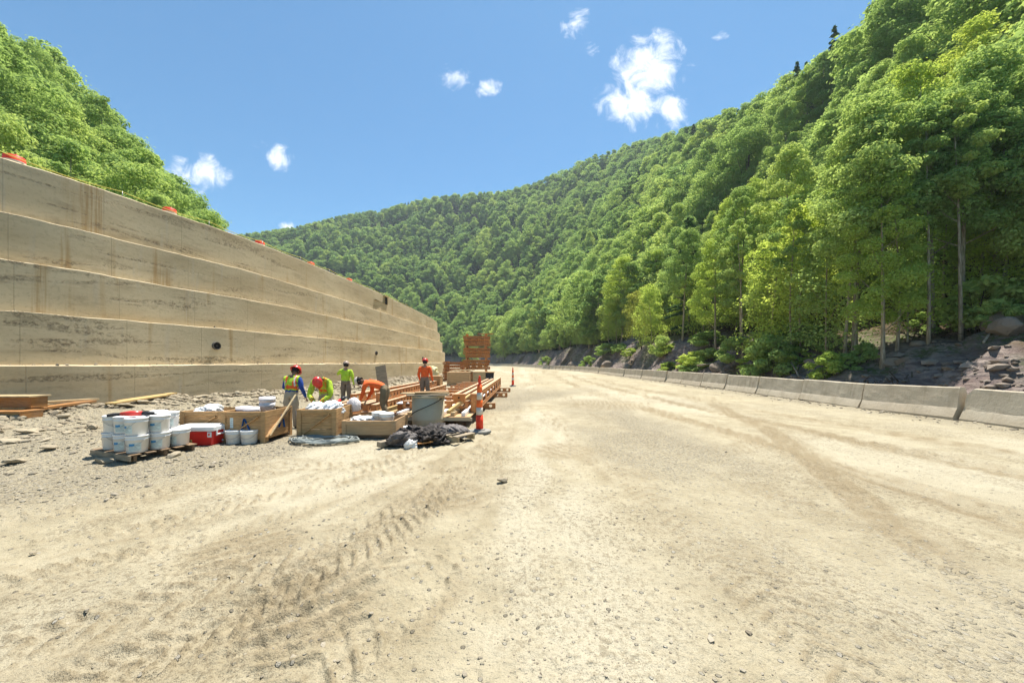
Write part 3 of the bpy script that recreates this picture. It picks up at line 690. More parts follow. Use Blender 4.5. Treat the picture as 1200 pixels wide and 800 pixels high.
for i in range(3): proto(('round', i), crown_broad(20+i, 2.0, 13.5, 3.6, 46, 26000, .205), 'leaf', 'bark_dark', 13.5, .20)
for i in range(2): proto(('bright', i), crown_broad(30+i, 3.4, 15, 2.7, 40, 20000, .18), 'leaf_bright', 'bark', 15, .15)
for i in range(3): proto(('sapling', i), crown_layers(40+i, 1.0, 7, 1.75, 30, 6500, .15), 'leaf_bright' if i < 2 else 'leaf', 'bark', 7, .055)
for i in range(4): proto(('mid', i), crown_broad(50+i, 2.0, 15, (3.3, 4.3, 3.7, 4.8)[i], 40, 11000, .34), 'leaf', 'bark', 15, .18, 5)
for i in range(5): proto(('far', i), crown_broad(60+i, (1.5, 2.5, 3, 1, 2)[i], 14, (3.6, 5.2, 4.3, 4.9, 3.1)[i], (30, 24, 20, 34, 22)[i], 4400, .56), 'leaf_far', 'bark_dark', 14, .18, 0)
for i in range(2): proto(('conifer', i), crown_conifer(70+i, 1.5, 19, 3.3, 9000, .34), 'needle', 'bark_dark', 19, .2)
proto(('conifer_far', 0), crown_conifer(75, 1.5, 19, 3.6, 2600, .75), 'needle', 'bark_dark', 19, .2)
proto(('yellow', 0), crown_layers(80, 3.0, 11.5, 3.0, 26, 6000, .25), 'leaf_yellow', 'bark_dark', 12, .16)
for i in range(3): proto(('bush', i), crown_broad(95+i, .0, 1.6, 1.1, 14, 3200, .15, 1.), 'leaf_bright' if i == 0 else 'leaf', 'bark_dark', 1.5, .03)

def place_tree(name, key, x, y, z, s, rz, label, cat='tree', group=None, tilt=(0, 0), crown_mat=None):
    tm, cm, h = PROTO[key]
    e = empty(name, (x, y, z), 0, label, cat, group); e.rotation_euler = (tilt[0], tilt[1], rz); e.scale = s if isinstance(s, tuple) else (s, s, s)
    tr = link('trunk', tm, e); cr = link('crown', cm, e)
    return e

# ------------------------------------------------------------------ where the forest stands
ry = np.random.default_rng(11); cand = []                # x, y, z, height, kind, side
taken = []
def d_foot(x, y): return float(polydist(np.array([x]), np.array([y]), FOOT)[0][0])
# the front row along the bank, tree by tree as in the photo: column, distance, prototype, height, label
FRONT = [
    (1002, 19.0, ('bole', 0), 19.5, 2.6, (.03, -.06), 'tall grey trunked tree leaning slightly over the rocky bank behind the barriers'),
    (1034, 16.9, ('bright', 0), 13.5, .6, (0, 0), 'pale stemmed tree with yellow green low leaves at the bank edge'),
    (1092, 18.2, ('bole', 1), 17.0, 1.2, (0, .01), 'slim straight grey tree standing behind the tangle of dead roots'),
    (1129, 17.6, ('bole', 0), 16.5, 4.1, (0, .015), 'slender pale trunked tree near the dark shaded opening'),
    (1164, 18.6, ('bole', 1), 19.0, .3, (0, -.05), 'thick brown trunked tree above the outcrop by the picture edge'),
    (1088, 17.0, ('pole', 0), 19.0, 1.0, (0, .02), 'slim pale pole of a tree rising from the dead roots'),
    (1126, 16.6, ('pole', 1), 19.5, 2.0, (0, .02), 'slim pale pole of a tree left of the dark bush'),
    (1146, 18.6, ('pole', 0), 18.0, 3.0, (0, -.03), 'thin grey pole of a tree behind the dark bush'),
    (1050, 17.6, ('pole', 1), 16.0, 4.0, (0, .06), 'thin leaning grey pole of a tree by the pale boulder'),
    (990, 18.4, ('pole', 0), 20.0, 5.0, (0, .09), 'tall pale pole of a tree leaning toward the road bend'),
    (930, 22.0, ('pole', 1), 17.0, .5, (0, -.03), 'grey pole of a tree above the grassy bank'),
    (870, 27.5, ('pole', 0), 18.0, 1.6, (0, .05), 'grey pole of a tree between the saplings of the bank'),
    (1172, 17.4, ('pole', 1), 20.0, 2.6, (0, -.02), 'brown grey pole of a tree just above the outcrop'),
    (1215, 17.5, ('bright', 1), 17.0, 2.2, (0, 0), 'bright leaved tree hanging over the rock outcrop'),
    (1075, 24.5, ('bright', 1), 21.5, 4.0, (0, 0), 'vivid yellow green maple crown standing out high on the gorge side'),
    (940, 22.5, ('sapling', 0), 9.0, .5, (0, .02), 'thin sapling with flat bright sprays above the grassy bank'),
    (905, 24.5, ('sapling', 1), 8.0, 1.9, (0, -.03), 'small bright sapling beside the grass tuft on the bank'),
    (968, 20.5, ('sapling', 2), 7.5, 3.9, (0, 0), 'leaning understory sapling left of the tall grey trunk'),
    (1062, 18.0, ('sapling', 0), 6.5, 2.9, (0, .04), 'low sapling with yellowish layered leaves among the boulders'),
    (1110, 20.0, ('sapling', 2), 8.5, 5.0, (0, 0), 'shaded layered sapling between two slim grey trunks'),
    (1180, 17.2, ('sapling', 1), 6.0, 1.0, (0, 0), 'small leafy sapling beside the rock outcrop'),
    (752, 50.0, ('yellow', 0), 11.5, .4, (0, -.16), 'leaning dark stemmed tree with yellowing leaves above the bank'),
    (762, 45.0, ('sapling', 1), 8.5, 3.3, (0, 0), 'fresh green young tree at the foot of the rock bank'),
    (800, 40.0, ('bole', 1), 17.0, 2.0, (0, -.07), 'tall leaning tree with bare lower trunk above purple rock'),
    (838, 33.0, ('bright', 0), 15.0, 5.3, (0, 0), 'light green tree crown above the red brown bank'),
    (870, 30.0, ('tall', 2), 19.0, .8, (0, .02), 'tall rounded tree right of the red brown bank'),
    (925, 27.0, ('tall', 3), 20.0, 3.5, (0, 0), 'broad tall tree with airy pale crown over the grassy bank'),
    (590, 145., ('sapling', 1), 12.0, .2, (0, 0), 'lone pale green tree before the dark rock face at the bend'),
    (550, 118., ('round', 0), 13.0, .5, (0, 0), 'round bright tree behind the stack of orange steel'),
]
for (px, dist, key, hgt, rz, tilt, lab) in FRONT:
    x = (px-CX)/F*dist
    for _ in range(60):                                   # keep it on the bank, never on the road
        if d_foot(x, dist) >= 3.2: break
        dist += .25; x = (px-CX)/F*dist
    hgt *= (.60 if key[0] == 'pole' else .70) if key[0] != 'sapling' and dist < 60 else 1.
    z = hill_at(x, dist); s = hgt/PROTO[key][2]
    place_tree('understory_sapling' if key[0] == 'sapling' else 'broadleaf_tree', key, x, dist, z-.1, s, rz, lab, 'tree', None, tilt); taken.append((x, dist))
gx = np.arange(-330, 420, 5.2); gy = np.arange(-14, 560, 5.2); GX, GY = np.meshgrid(gx, gy)
GX = GX+ry.uniform(-2.3, 2.3, GX.shape); GY = GY+ry.uniform(-2.3, 2.3, GX.shape)
dd, _ = polydist(GX, GY, FOOT); rad = np.hypot(GX, GY); azg = np.degrees(np.arctan2(GX, GY))
ok = (dd > 5.0) & (azg > -50) & (azg < 66) & (rad < 560) & ~((rad > 170) & (ry.random(GX.shape) < .18))
tv = np.array(taken)
for x, y in zip(GX[ok], GY[ok]):
    if np.min((tv[:, 0]-x)**2+(tv[:, 1]-y)**2) < 7: continue
    a = (math.atan2(x, y)-az2[0])/(az2[1]-az2[0]); j = int(min(max(a, 0), na2-1)); r = math.hypot(x, y)
    if r > r2[first[j]]+14: continue
    cand.append((x, y, hill_at(x, y), float(ry.uniform(9.5, 19.5)), 'conifer' if ry.random() < .055 else 'broad', 'right'))
# a second, lower row right at the bank's lip
for s in np.arange(8, 210, 2.6):
    k = np.searchsorted(np.r_[0, np.cumsum(np.hypot(*np.diff(FOOT, axis=0).T))], s+30); k = min(k, len(FOOT)-2)
    tgt = FOOT[k+1]-FOOT[k]; tgt /= np.hypot(*tgt); nn = np.array([tgt[1], -tgt[0]]); p = FOOT[k]+nn*ry.uniform(4.4, 7.5)+tgt*ry.uniform(-1.2, 1.2)
    if np.min((tv[:, 0]-p[0])**2+(tv[:, 1]-p[1])**2) < 3.5: continue
    cand.append((p[0], p[1], hill_at(p[0], p[1]), float(ry.uniform(4.5, 10)), 'low', 'right'))
lx = np.arange(-128, -14, 5.4); ly = np.arange(8, 74, 5.4); LX, LY = np.meshgrid(lx, ly); LX = LX+ry.uniform(-2, 2, LX.shape); LY = LY+ry.uniform(-2, 2, LX.shape)
hl, dl = left_raw(LX, LY)
for x, y, z, d in zip(LX.ravel(), LY.ravel(), hl.ravel(), dl.ravel()):
    p = x/y
    if d < 6.5 or p > -.80 or p < -1.75 or y < 9: continue
    top = EYE+float(etab(p, EL_PX, EL_EL))*y; hh = min(17, top-z)
    if hh < 5: continue
    cand.append((x, y, float(z), hh*ry.uniform(.62, 1.06), 'broad', 'left'))
# the near slope is closely grown: slim crowns between the others, and low growth right up the lip
for s in np.arange(2, 120, 2.9):
    k = min(np.searchsorted(np.r_[0, np.cumsum(np.hypot(*np.diff(FOOT, axis=0).T))], s+30), len(FOOT)-2)
    tgt = FOOT[k+1]-FOOT[k]; tgt /= np.hypot(*tgt); nn = np.array([tgt[1], -tgt[0]])
    for dlo, dhi, kd in ((7.0, 10.5, 'low'), (9.5, 13, 'broad'), (14, 18, 'broad'), (20, 25, 'broad')):
        p = FOOT[k]+nn*ry.uniform(dlo, dhi)+tgt*ry.uniform(-1.3, 1.3)
        if np.min((tv[:, 0]-p[0])**2+(tv[:, 1]-p[1])**2) < 3.5 or p[1] < 4: continue
        cand.append((p[0], p[1], hill_at(p[0], p[1]), float(ry.uniform(5, 9) if kd == 'low' else ry.uniform(10, 17)), kd, 'right'))
def fit(c):                                               # the edge of the wood is young growth, and no crown stands clear of the ridge
    x, y, z, h, k, side = c
    if side != 'right': return c
    d = d_foot(x, y)
    if k == 'broad' and y < 60: h *= .66+.34*float(sstep(d, 10, 30))
    if y > 3: h = max(min(h, EYE+float(etab(x/y, E_PX, E_EL))*y-z-.01*y), 4.5)
    return (x, y, z, h, k, side)
cand = [fit(c) for c in cand if not (c[4] == 'low' and (c[1] < 14 or (c[1] < 25 and c[0]/c[1] > .75)))]
# ------------------------------------------------------------------ which trees the picture shows: paint crowns front to back on a coarse grid
cand.sort(key=lambda c: math.hypot(c[0], c[1]))
VW, VH = 600, 400; sc_ = VW/1200; buf = np.zeros((VH, VW), bool)
yyg, xxg = np.mgrid[0:VH, 0:VW]; xq, yq = (xxg+.5)/sc_, (yyg+.5)/sc_
buf |= (xq < 528) & (yq > np.interp(xq, [0, 300, 450, 490, 510, 528], [188, 287, 345, 372, 395, 424])); buf |= yq > np.interp(xq, [520, 700, 1000, 1200], [428, 405, 392, 380])
vis = []
for c in cand:
    x, y, z, h = c[:4]
    if y < 2: vis.append(0); continue
    cx_, cy_ = (CX+F*x/y)*sc_, (HOR-F*(z+h*.58-EYE)/y)*sc_; rx_, ry_ = F*h*.29/y*sc_, F*h*.42/y*sc_
    x0, x1, y0, y1 = int(max(0, cx_-rx_)), int(min(VW, cx_+rx_+1)), int(max(0, cy_-ry_)), int(min(VH, cy_+ry_+1))
    if x0 >= x1 or y0 >= y1: vis.append(0); continue
    m = (((xxg[y0:y1, x0:x1]-cx_)/max(rx_, .5))**2+((yyg[y0:y1, x0:x1]-cy_)/max(ry_, .5))**2) < 1
    sub = buf[y0:y1, x0:x1]; vis.append(int((m & ~sub).sum())); sub |= m
vis = np.array(vis); order = np.argsort(-vis)
quota = {'broad': 268, 'conifer': 120, 'low': 110}; single = set()
for i in order:
    k = cand[i][4]
    if vis[i] >= 12 and quota[k] > 0: single.add(int(i)); quota[k] -= 1
print('TREES', len(cand), 'single', len(single))
names = {'broad': 'broadleaf_tree', 'conifer': 'conifer_tree', 'low': 'understory_sapling'}
def region(c):
    x, y = c[0], c[1]; r = math.hypot(x, y); p = x/y if y > 0 else 9
    if c[5] == 'left': return 'on the slope above the concrete wall'
    if r > 190: return 'on the far gorge side beyond the bend'
    if p > .62: return 'on the gorge side above the near barriers'
    return 'on the gorge side where barriers curve away'
sizew = lambda h: 'tall' if h > 15.5 else ('medium' if h > 12.5 else 'lower')
pts, rots, scs, ids = [], [], [], []
STUFF = [('far', i) for i in range(5)]+[('conifer_far', 0)]+[('mid', i) for i in range(4)]
for i, c in enumerate(cand):
    x, y, z, h, k, side = c; r = math.hypot(x, y); rz = float(ry.uniform(0, 6.28)); wd = float(ry.uniform(.8, 1.3))
    if i in single:
        if k == 'conifer': key = ('conifer', i % 2) if r < 120 else ('conifer_far', 0)
        elif k == 'low': key = ('sapling', i % 3) if r < 75 else ('mid', i % 4)
        else:
            q = ry.random()
            if r < 75: key = ('tall', i % 4) if q < .55 else (('round', i % 3) if q < .86 else ('bright', i % 2))
            else: key = ('mid', i % 4)
            if side == 'left': key = (('round', i % 3), ('tall', i % 4), ('round', (i+1) % 3), ('mid', i % 4))[i//3 % 4] if r < 75 else ('mid', i % 4)
        s = h/PROTO[key][2]; s = (s*wd, s*wd, s)
        if k == 'broad': lab = f'{sizew(h)} leafy tree in the forest {region(c)}'
        elif k == 'conifer': lab = f'dark conifer among leafy crowns {region(c)}'
        else: lab = f'low leafy young tree {region(c)}'
        gp = lab.replace(' tree ', ' trees ', 1).replace('conifer ', 'conifers ')
        place_tree(names[k], key, x, y, z-.15, s, rz, lab, 'conifer' if k == 'conifer' else 'tree', gp)
    elif r < 560:
        j = 5 if k == 'conifer' else (int(ry.integers(6, 10)) if r < 115 else int(ry.integers(0, 5))); s = h/PROTO[STUFF[j]][2]
        pts.append((x, y, z-.15)); rots.append((0, 0, rz)); scs.append((s*wd*1.05, s*wd*1.05, s)); ids.append(j)
# the tall pines that break the skyline
for (px, py, dist, hh, lab) in ((978, 30, 150, 20, 'lone dark pine breaking the skyline on the steep ridge'), (934, 72, 175, 18, 'taller of two dark pines side by side on the ridge line'), (945, 72, 172, 15, 'shorter of two dark pines side by side on the ridge line'),
                                (865, 128, 150, 24, 'tall open pine standing above the canopy below the ridge')):
    j = int((math.atan((px-CX)/F)-az2[0])/(az2[1]-az2[0])); rc = min(r2[first[j]], 330)*(.8 if 'open' in lab else 1.); dist = rc*math.cos(math.atan((px-CX)/F))
    x = (px-CX)/F*dist; z = hill_at(x, dist); hh = max(EYE+(HOR-py)/F*dist-z, 12)
    place_tree('pine_tree', ('conifer_far', 0), x, dist, z-.2, (min(hh, 24)/19*.75, min(hh, 24)/19*.75, hh/19), px*.1, lab, 'pine')
# the rest of the wood: one object, crowns instanced on its points
pc = bpy.data.collections.new('canopy prototypes')
for n_, k in enumerate(STUFF):
    tm, cm, h = PROTO[k]; ob = bpy.data.objects.new('canopy_%02d' % n_, cm); pc.objects.link(ob)
me = bpy.data.meshes.new('forest'); me.from_pydata(pts, [], [])
for nm, ty, dat in (('rot', 'FLOAT_VECTOR', rots), ('scl', 'FLOAT_VECTOR', scs)):
    a = me.attributes.new(nm, ty, 'POINT'); a.data.foreach_set('vector', np.array(dat, np.float32).ravel())
a = me.attributes.new('idx', 'INT', 'POINT'); a.data.foreach_set('value', np.array(ids, np.int32))
fo = link('forest', me); tag(fo, 'dense green broadleaf forest covering the gorge sides and ridges', 'forest', kind='stuff')
ng = bpy.data.node_groups.new('forest instances', 'GeometryNodeTree')
ng.interface.new_socket('Geometry', in_out='INPUT', socket_type='NodeSocketGeometry'); ng.interface.new_socket('Geometry', in_out='OUTPUT', socket_type='NodeSocketGeometry')
gi_ = ng.nodes.new('NodeGroupInput'); go_ = ng.nodes.new('NodeGroupOutput'); ip = ng.nodes.new('GeometryNodeInstanceOnPoints'); ci = ng.nodes.new('GeometryNodeCollectionInfo')
ci.inputs['Collection'].default_value = pc; ci.inputs['Separate Children'].default_value = True; ci.inputs['Reset Children'].default_value = True
def attr(nm, ty):
    n_ = ng.nodes.new('GeometryNodeInputNamedAttribute'); n_.data_type = ty; n_.inputs['Name'].default_value = nm; return n_.outputs['Attribute']
L_ = ng.links.new
L_(gi_.outputs[0], ip.inputs['Points']); L_(ci.outputs[0], ip.inputs['Instance']); ip.inputs['Pick Instance'].default_value = True
L_(attr('idx', 'INT'), ip.inputs['Instance Index']); L_(attr('rot', 'FLOAT_VECTOR'), ip.inputs['Rotation']); L_(attr('scl', 'FLOAT_VECTOR'), ip.inputs['Scale']); L_(ip.outputs[0], go_.inputs[0])
md = fo.modifiers.new('instances', 'NODES'); md.node_group = ng
# ------------------------------------------------------------------ concrete barriers along the road
def barrier_mesh(L, chip):
    hw = [(-.30, 0), (-.30, .07), (-.185, .33), (-.085, .865), (-.065, .885), (.065, .885), (.085, .865), (.185, .33), (.30, .07), (.30, 0)]
    b = MB(); b.prism(hw, -L/2, L/2); me = b.mesh('barrier', M['barrier'])
    bm = bmesh.new(); bm.from_mesh(me)
    if chip:                                             # chamfered upper corner at the far end
        bmesh.ops.bisect_plane(bm, geom=bm.verts[:]+bm.edges[:]+bm.faces[:], plane_co=(0, L/2-.16, .885), plane_no=(0, .75, .66), clear_outer=True)
        bmesh.ops.holes_fill(bm, edges=[e for e in bm.edges if e.is_boundary])
    for _ in range(2):
        bmesh.ops.subdivide_edges(bm, edges=[e for e in bm.edges if e.calc_length() > .35], cuts=3, use_grid_fill=True)
    for v in bm.verts:
        q = vnoise(np.array([v.co.y*4+v.co.z*7]), np.array([v.co.x*5+(3 if chip else 0)]), 301)[0]-.5
        edge = max(0, abs(v.co.y)-L/2+.12)/.12
        v.co.x *= 1+q*.05; v.co.z += q*.012*(v.co.z > .1); v.co.y -= math.copysign(edge*abs(q)*.05, v.co.y)
    bmesh.ops.recalc_face_normals(bm, faces=bm.faces); bm.to_mesh(me); bm.free(); return me
BL = 2.70; bmesh_a, bmesh_b = barrier_mesh(BL, False), barrier_mesh(BL, True)
lp, ls = resample(LINE, .05); s0 = ls[int(np.argmin(np.abs(lp[:, 1]-10.0)+100*(lp[:, 0] < 10)))]
BLAB = ['pale barrier with chamfered corner and bright sunlit foot, cut by the picture edge', 'tan stained barrier beside the pale chamfered one', 'smooth even tan barrier between the stained one and the chipped ones',
        'tan barrier with dark end face, third from the chamfered one', 'barrier with dark stain and broken lower corner, fourth from the chamfered one', 'squarish barrier leaning beside the dark stained one']
rb = np.random.default_rng(5); nb = 0
for k in range(-1, 78):
    s = s0+(k-.5)*(BL+.06)
    if s > ls[-1]-60: break
    j = int(np.argmin(np.abs(ls-s))); p = lp[j]; tv_ = lp[min(j+20, len(lp)-1)]-lp[max(j-20, 0)]; yaw = math.atan2(-tv_[0], tv_[1])
    if p[1]/max(abs(p[0]), 1) < .5: continue
    x = p[0]+rb.uniform(-.05, .05)*(1 if k > 3 else .6); z = gz(p[0], p[1])-.03
    o = link('concrete_barrier', bmesh_b if k == 0 else bmesh_a, None, (x, p[1], z), (rb.uniform(-.012, .012), rb.uniform(-.012, .012), yaw+rb.uniform(-.015, .015)+(.03 if k == 1 else 0)))
    if k == 1: o.rotation_euler[0] = -.022
    if k < 6: tag(o, BLAB[max(k, 0)] if k >= 0 else 'pale barrier beyond the chamfered one, outside the picture', 'barrier', 'concrete barriers along the road')
    elif k < 30: tag(o, 'weathered barrier in the receding row below the rocky bank', 'barrier', 'weathered barriers receding below the bank')
    else: tag(o, 'tiny distant barrier in the row curving round the bend', 'barrier', 'distant barriers round the bend')

# ------------------------------------------------------------------ stones
def stone_mesh(seed, sub=2, flat=.6):
    bm = bmesh.new(); bmesh.ops.create_icosphere(bm, subdivisions=sub, radius=.5); g_ = np.random.default_rng(seed)
    pl = [(Vector(g_.normal(size=3)).normalized(), g_.uniform(.24, .40)) for _ in range(9)]
    for v in bm.verts:
        for n_, d in pl:
            e = v.co.dot(n_)-d
            if e > 0: v.co -= n_*e*.92
        v.co *= 1+g_.uniform(-.03, .03); v.co.z *= flat; v.co.x *= 1.25
    me = bpy.data.meshes.new('stone'); bm.to_mesh(me); bm.free(); return me
STONES = [stone_mesh(i, 2, .5+.12*(i % 3)) for i in range(6)]
for s_ in STONES: s_.materials.append(M['rock'])
def scatter(name, label, n, where, size, seed, mat, cat='gravel', zoff=.25, tall=.55):
    """many loose stones in one mesh"""
    g_ = np.random.default_rng(seed); bm = bmesh.new(); bmesh.ops.create_icosphere(bm, subdivisions=1, radius=1)
    base = np.array([v.co[:] for v in bm.verts]); fcs = np.array([[v.index for v in f.verts] for f in bm.faces]); bm.free()
    P, S = where(g_, n), None
    S = size(g_, len(P)); zz = ground_fields(P[:, 0], P[:, 1])[0]
    nrm = unit(g_.normal(size=(len(P), 6, 3))[:, 0]); V = np.repeat(base[None], len(P), 0)*(1+g_.uniform(-.28, .28, (len(P), len(base), 1)))
    V[..., 2] *= g_.uniform(tall*.7, tall*1.3, (len(P), 1)); V[..., 0] *= g_.uniform(.8, 1.6, (len(P), 1))
    a = g_.uniform(0, 6.28, len(P)); b = g_.normal(size=len(P))*.3; c, s = np.cos(a)[:, None], np.sin(a)[:, None]
    x, y, z = V[..., 0], V[..., 1], V[..., 2]; z2 = z+x*np.sin(b)[:, None]*.6; V = np.stack([x*c-y*s, x*s+y*c, z2], -1)*S[:, None, None]
    V += np.stack([P[:, 0], P[:, 1], zz+S*zoff*tall], -1)[:, None]
    Fq = (fcs[None]+(np.arange(len(P))*len(base))[:, None, None]).reshape(-1, 3)
    o = link(name, np_mesh(name, V.reshape(-1, 3), Fq, mat)); tag(o, label, cat, kind='stuff'); return o
def w_road(g_, n):
    r = 1/g_.uniform(1/30, 1/1.5, n*3); a = np.radians(g_.uniform(-56, 56, n*3)); P = np.stack([r*np.sin(a), r*np.cos(a)], -1)
    dw = polydist(P[:, 0], P[:, 1], WALL)[0]; k = fbm(P[:, 0]*.9, P[:, 1]*.9, 311, 4); keep = (P[:, 0] < 12) & (dw > 3) & (k > g_.uniform(.30, .72, n*3)); return P[keep][:n]
scatter('gravel', 'small loose stones scattered over the dirt roadbed', 6000, w_road, lambda g_, n: np.clip(.0034*np.exp(g_.normal(size=n)*.6), .0018, .022), 1, M['pebble'])
def w_left(g_, n):
    P = np.stack([g_.uniform(-13, -2, n*5), g_.uniform(3.2, 13, n*5)], -1); t_ = ground_fields(P[:, 0], P[:, 1])[1][:, 0]; keep = t_ > g_.uniform(.25, 1.1, n*5); return P[keep][:n]
scatter('gravel', 'grey gravel spread before the pails and crates', 12000, w_left, lambda g_, n: np.clip(.010*np.exp(g_.normal(size=n)*.55), .004, .05), 2, M['pebble'])
def w_verge(g_, n):
    j = g_.integers(0, len(wp), n*6); e = g_.gamma(2.0, .95, n*6)+.15; P = wp[j]-inw[j]*e[:, None]; k = fbm(P[:, 0]*1.1, P[:, 1]*1.1, 313, 3)
    keep = (P[:, 1] > 5.5) & (P[:, 1] < 44) & (e < 5.2) & (k > g_.uniform(.25, .62, n*6)); return P[keep][:n]
scatter('rubble', 'broken grey rock and dirt rubble along the foot of the concrete wall', 9000, w_verge, lambda g_, n: np.clip(.040*np.exp(g_.normal(size=n)*.55), .014, .16), 3, M['rock'], 'rubble')
def w_kerb(g_, n):
    j = g_.integers(0, len(lp), n*3); P = lp[j]+np.stack([-g_.gamma(1.6, .22, n*3)-.30, 0*j], -1)+g_.normal(size=(n*3, 2))*.06; return P[(P[:, 1] > 6) & (P[:, 1] < 46)][:n]
scatter('gravel', 'loose stones and spilled dirt along the barrier feet', 2200, w_kerb, lambda g_, n: np.clip(.026*np.exp(g_.normal(size=n)*.5), .01, .10), 4, M['pebble'])
def w_bank(g_, n):
    d = g_.uniform(.2, 5.5, n*3); j = g_.integers(0, len(FOOT)-1, n*3); y = 1/g_.uniform(1/110, 1/7., n*3); fx = np.interp(y, FOOT[:, 1][FOOT[:, 1].argsort()], FOOT[:, 0][FOOT[:, 1].argsort()]); return np.stack([fx+d, y], -1)[:n]
g5 = np.random.default_rng(9); PB = w_bank(g5, 1500)
bm = bmesh.new(); bmesh.ops.create_icosphere(bm, subdivisions=1, radius=1); base = np.array([v.co[:] for v in bm.verts]); fcs = np.array([[v.index for v in f.verts] for f in bm.faces]); bm.free()
S5 = np.clip(.06*np.exp(g5.normal(size=len(PB))*.6), .02, .25); V5 = base[None]*(1+g5.uniform(-.35, .35, (len(PB), len(base), 1))); V5[..., 2] *= .6; V5[..., 0] *= 1.3
V5 = V5*S5[:, None, None]+np.array([(x, y, hill_at(x, y)+.02) for x, y in PB])[:, None]
o = link('rubble', np_mesh('rubble', V5.reshape(-1, 3), (fcs[None]+(np.arange(len(PB))*len(base))[:, None, None]).reshape(-1, 3), M['boulder'])); tag(o, 'loose broken stone lying down the face of the rocky bank', 'rubble', kind='stuff')
# larger stones one by one
g6 = np.random.default_rng(21)
for (px, py, s_, lab) in ((10, 530, .5, 'flat grey slab of stone in the rubble at the picture edge'), (18, 548, .45, 'pale tilted slab below the grey slab at the picture edge'), (56, 537, .34, 'pale flat stone in the dirt heap'), (30, 512, .55, 'broad pale rock below the orange timber boxes'),
                          (75, 497, .40, 'rounded rock on the heap below the plank pile'), (108, 503, .42, 'dark red stone beside the stacked white pails'), (52, 529, .28, 'thin dark flake of stone on the dirt heap'), (96, 490, .36, 'grey rock beneath the plank tips'),
                          (148, 486, .5, 'dark slab of rock at the wall foot behind the pails'), (166, 483, .42, 'rough rock beside the dark slab behind the pails'), (122, 545, .42, 'flat grey stone in the shade of the pail pallet'), (205, 538, .24, 'round grey stone off the pallet corner'),
                          (38, 653, .085, 'small white pebble alone in the tan dirt'), (590, 572, .20, 'thin flat pale stone lying on the roadbed'), (1090, 490, .34, 'white slab of stone against the stained barrier foot'), (222, 470, .38, 'grey boulder behind the first crate'),
                          (248, 466, .42, 'big grey boulder between crate and wall'), (302, 461, .42, 'dark boulder against the wall above the crates'), (372, 462, .5, 'pale boulder in the heap behind the workers'), (388, 458, .45, 'white boulder in the heap between two workers')):
    p = G(px, py, -.05); s_ = s_*(.62 if px < 130 and py > 490 else .85); o = link('stone', STONES[int(g6.integers(0, 6))], None, (p.x, p.y, gz(p.x, p.y)+s_*.14), (g6.uniform(-.25, .25), g6.uniform(-.25, .25), g6.uniform(0, 6))); o.scale = (s_, s_, s_*(.55 if 'flat' in lab or 'slab' in lab or 'thin' in lab else .9))
    tag(o, lab, 'stone')
for _ in range(60):
    P = w_verge(g6, 40)[0]; s_ = g6.uniform(.16, .34); o = link('stone', STONES[int(g6.integers(0, 6))], None, (P[0], P[1], gz(P[0], P[1])+s_*.14), (g6.uniform(-.3, .3), g6.uniform(-.3, .3), g6.uniform(0, 6))); o.scale = (s_, s_, s_*.8)
    tag(o, 'angular grey stone in the rubble strip below the wall', 'stone', 'angular stones in the rubble strip')
BOULD = [stone_mesh(40+i, 3, .8) for i in range(4)]
for s_ in BOULD: s_.materials.append(M['boulder'])
for (px, py, d, s_, lab) in ((1196, 408, 15.4, 1.9, 'big pinkish rock outcrop at the picture edge'), (1182, 440, 14.6, 1.3, 'dark block of rock below the outcrop'), (1047, 404, 17.0, .75, 'pale boulder at the bank top beside the pale stemmed tree'), (1060, 414, 16.6, .7, 'grey boulder on the bank right of the pale boulder'),
                             (1036, 425, 15.6, .6, 'bluish boulder half way down the bank'), (1078, 410, 17.2, .6, 'dark boulder under the dead roots'), (1162, 402, 16.4, .7, 'boulder below the dark bush'), (950, 418, 21, .7, 'boulder beside the fallen branch'),
                             (880, 421, 25, .8, 'grey boulder near the fallen log'), (842, 408, 29, 1.2, 'red brown block of rock standing out of the bank'), (800, 415, 34, 1.4, 'purple brown rock block on the bank'), (712, 413, 56, 2.4, 'grey fractured rock face at the bank foot'), (672, 414, 75, 2.6, 'pale fractured rock face near the bend'), (735, 412, 48, 1.6, 'rock block beside the leaning yellow tree')):
    x = (px-CX)/F*d
    while d_foot(x, d) < .9: d += .2; x = (px-CX)/F*d
    o = link('boulder', BOULD[int(g6.integers(0, 4))], None, (x, d, hill_at(x, d)+s_*.10), (g6.uniform(-.3, .3), g6.uniform(-.3, .3), g6.uniform(0, 6))); o.scale = (s_, s_*.9, s_); tag(o, lab, 'boulder')

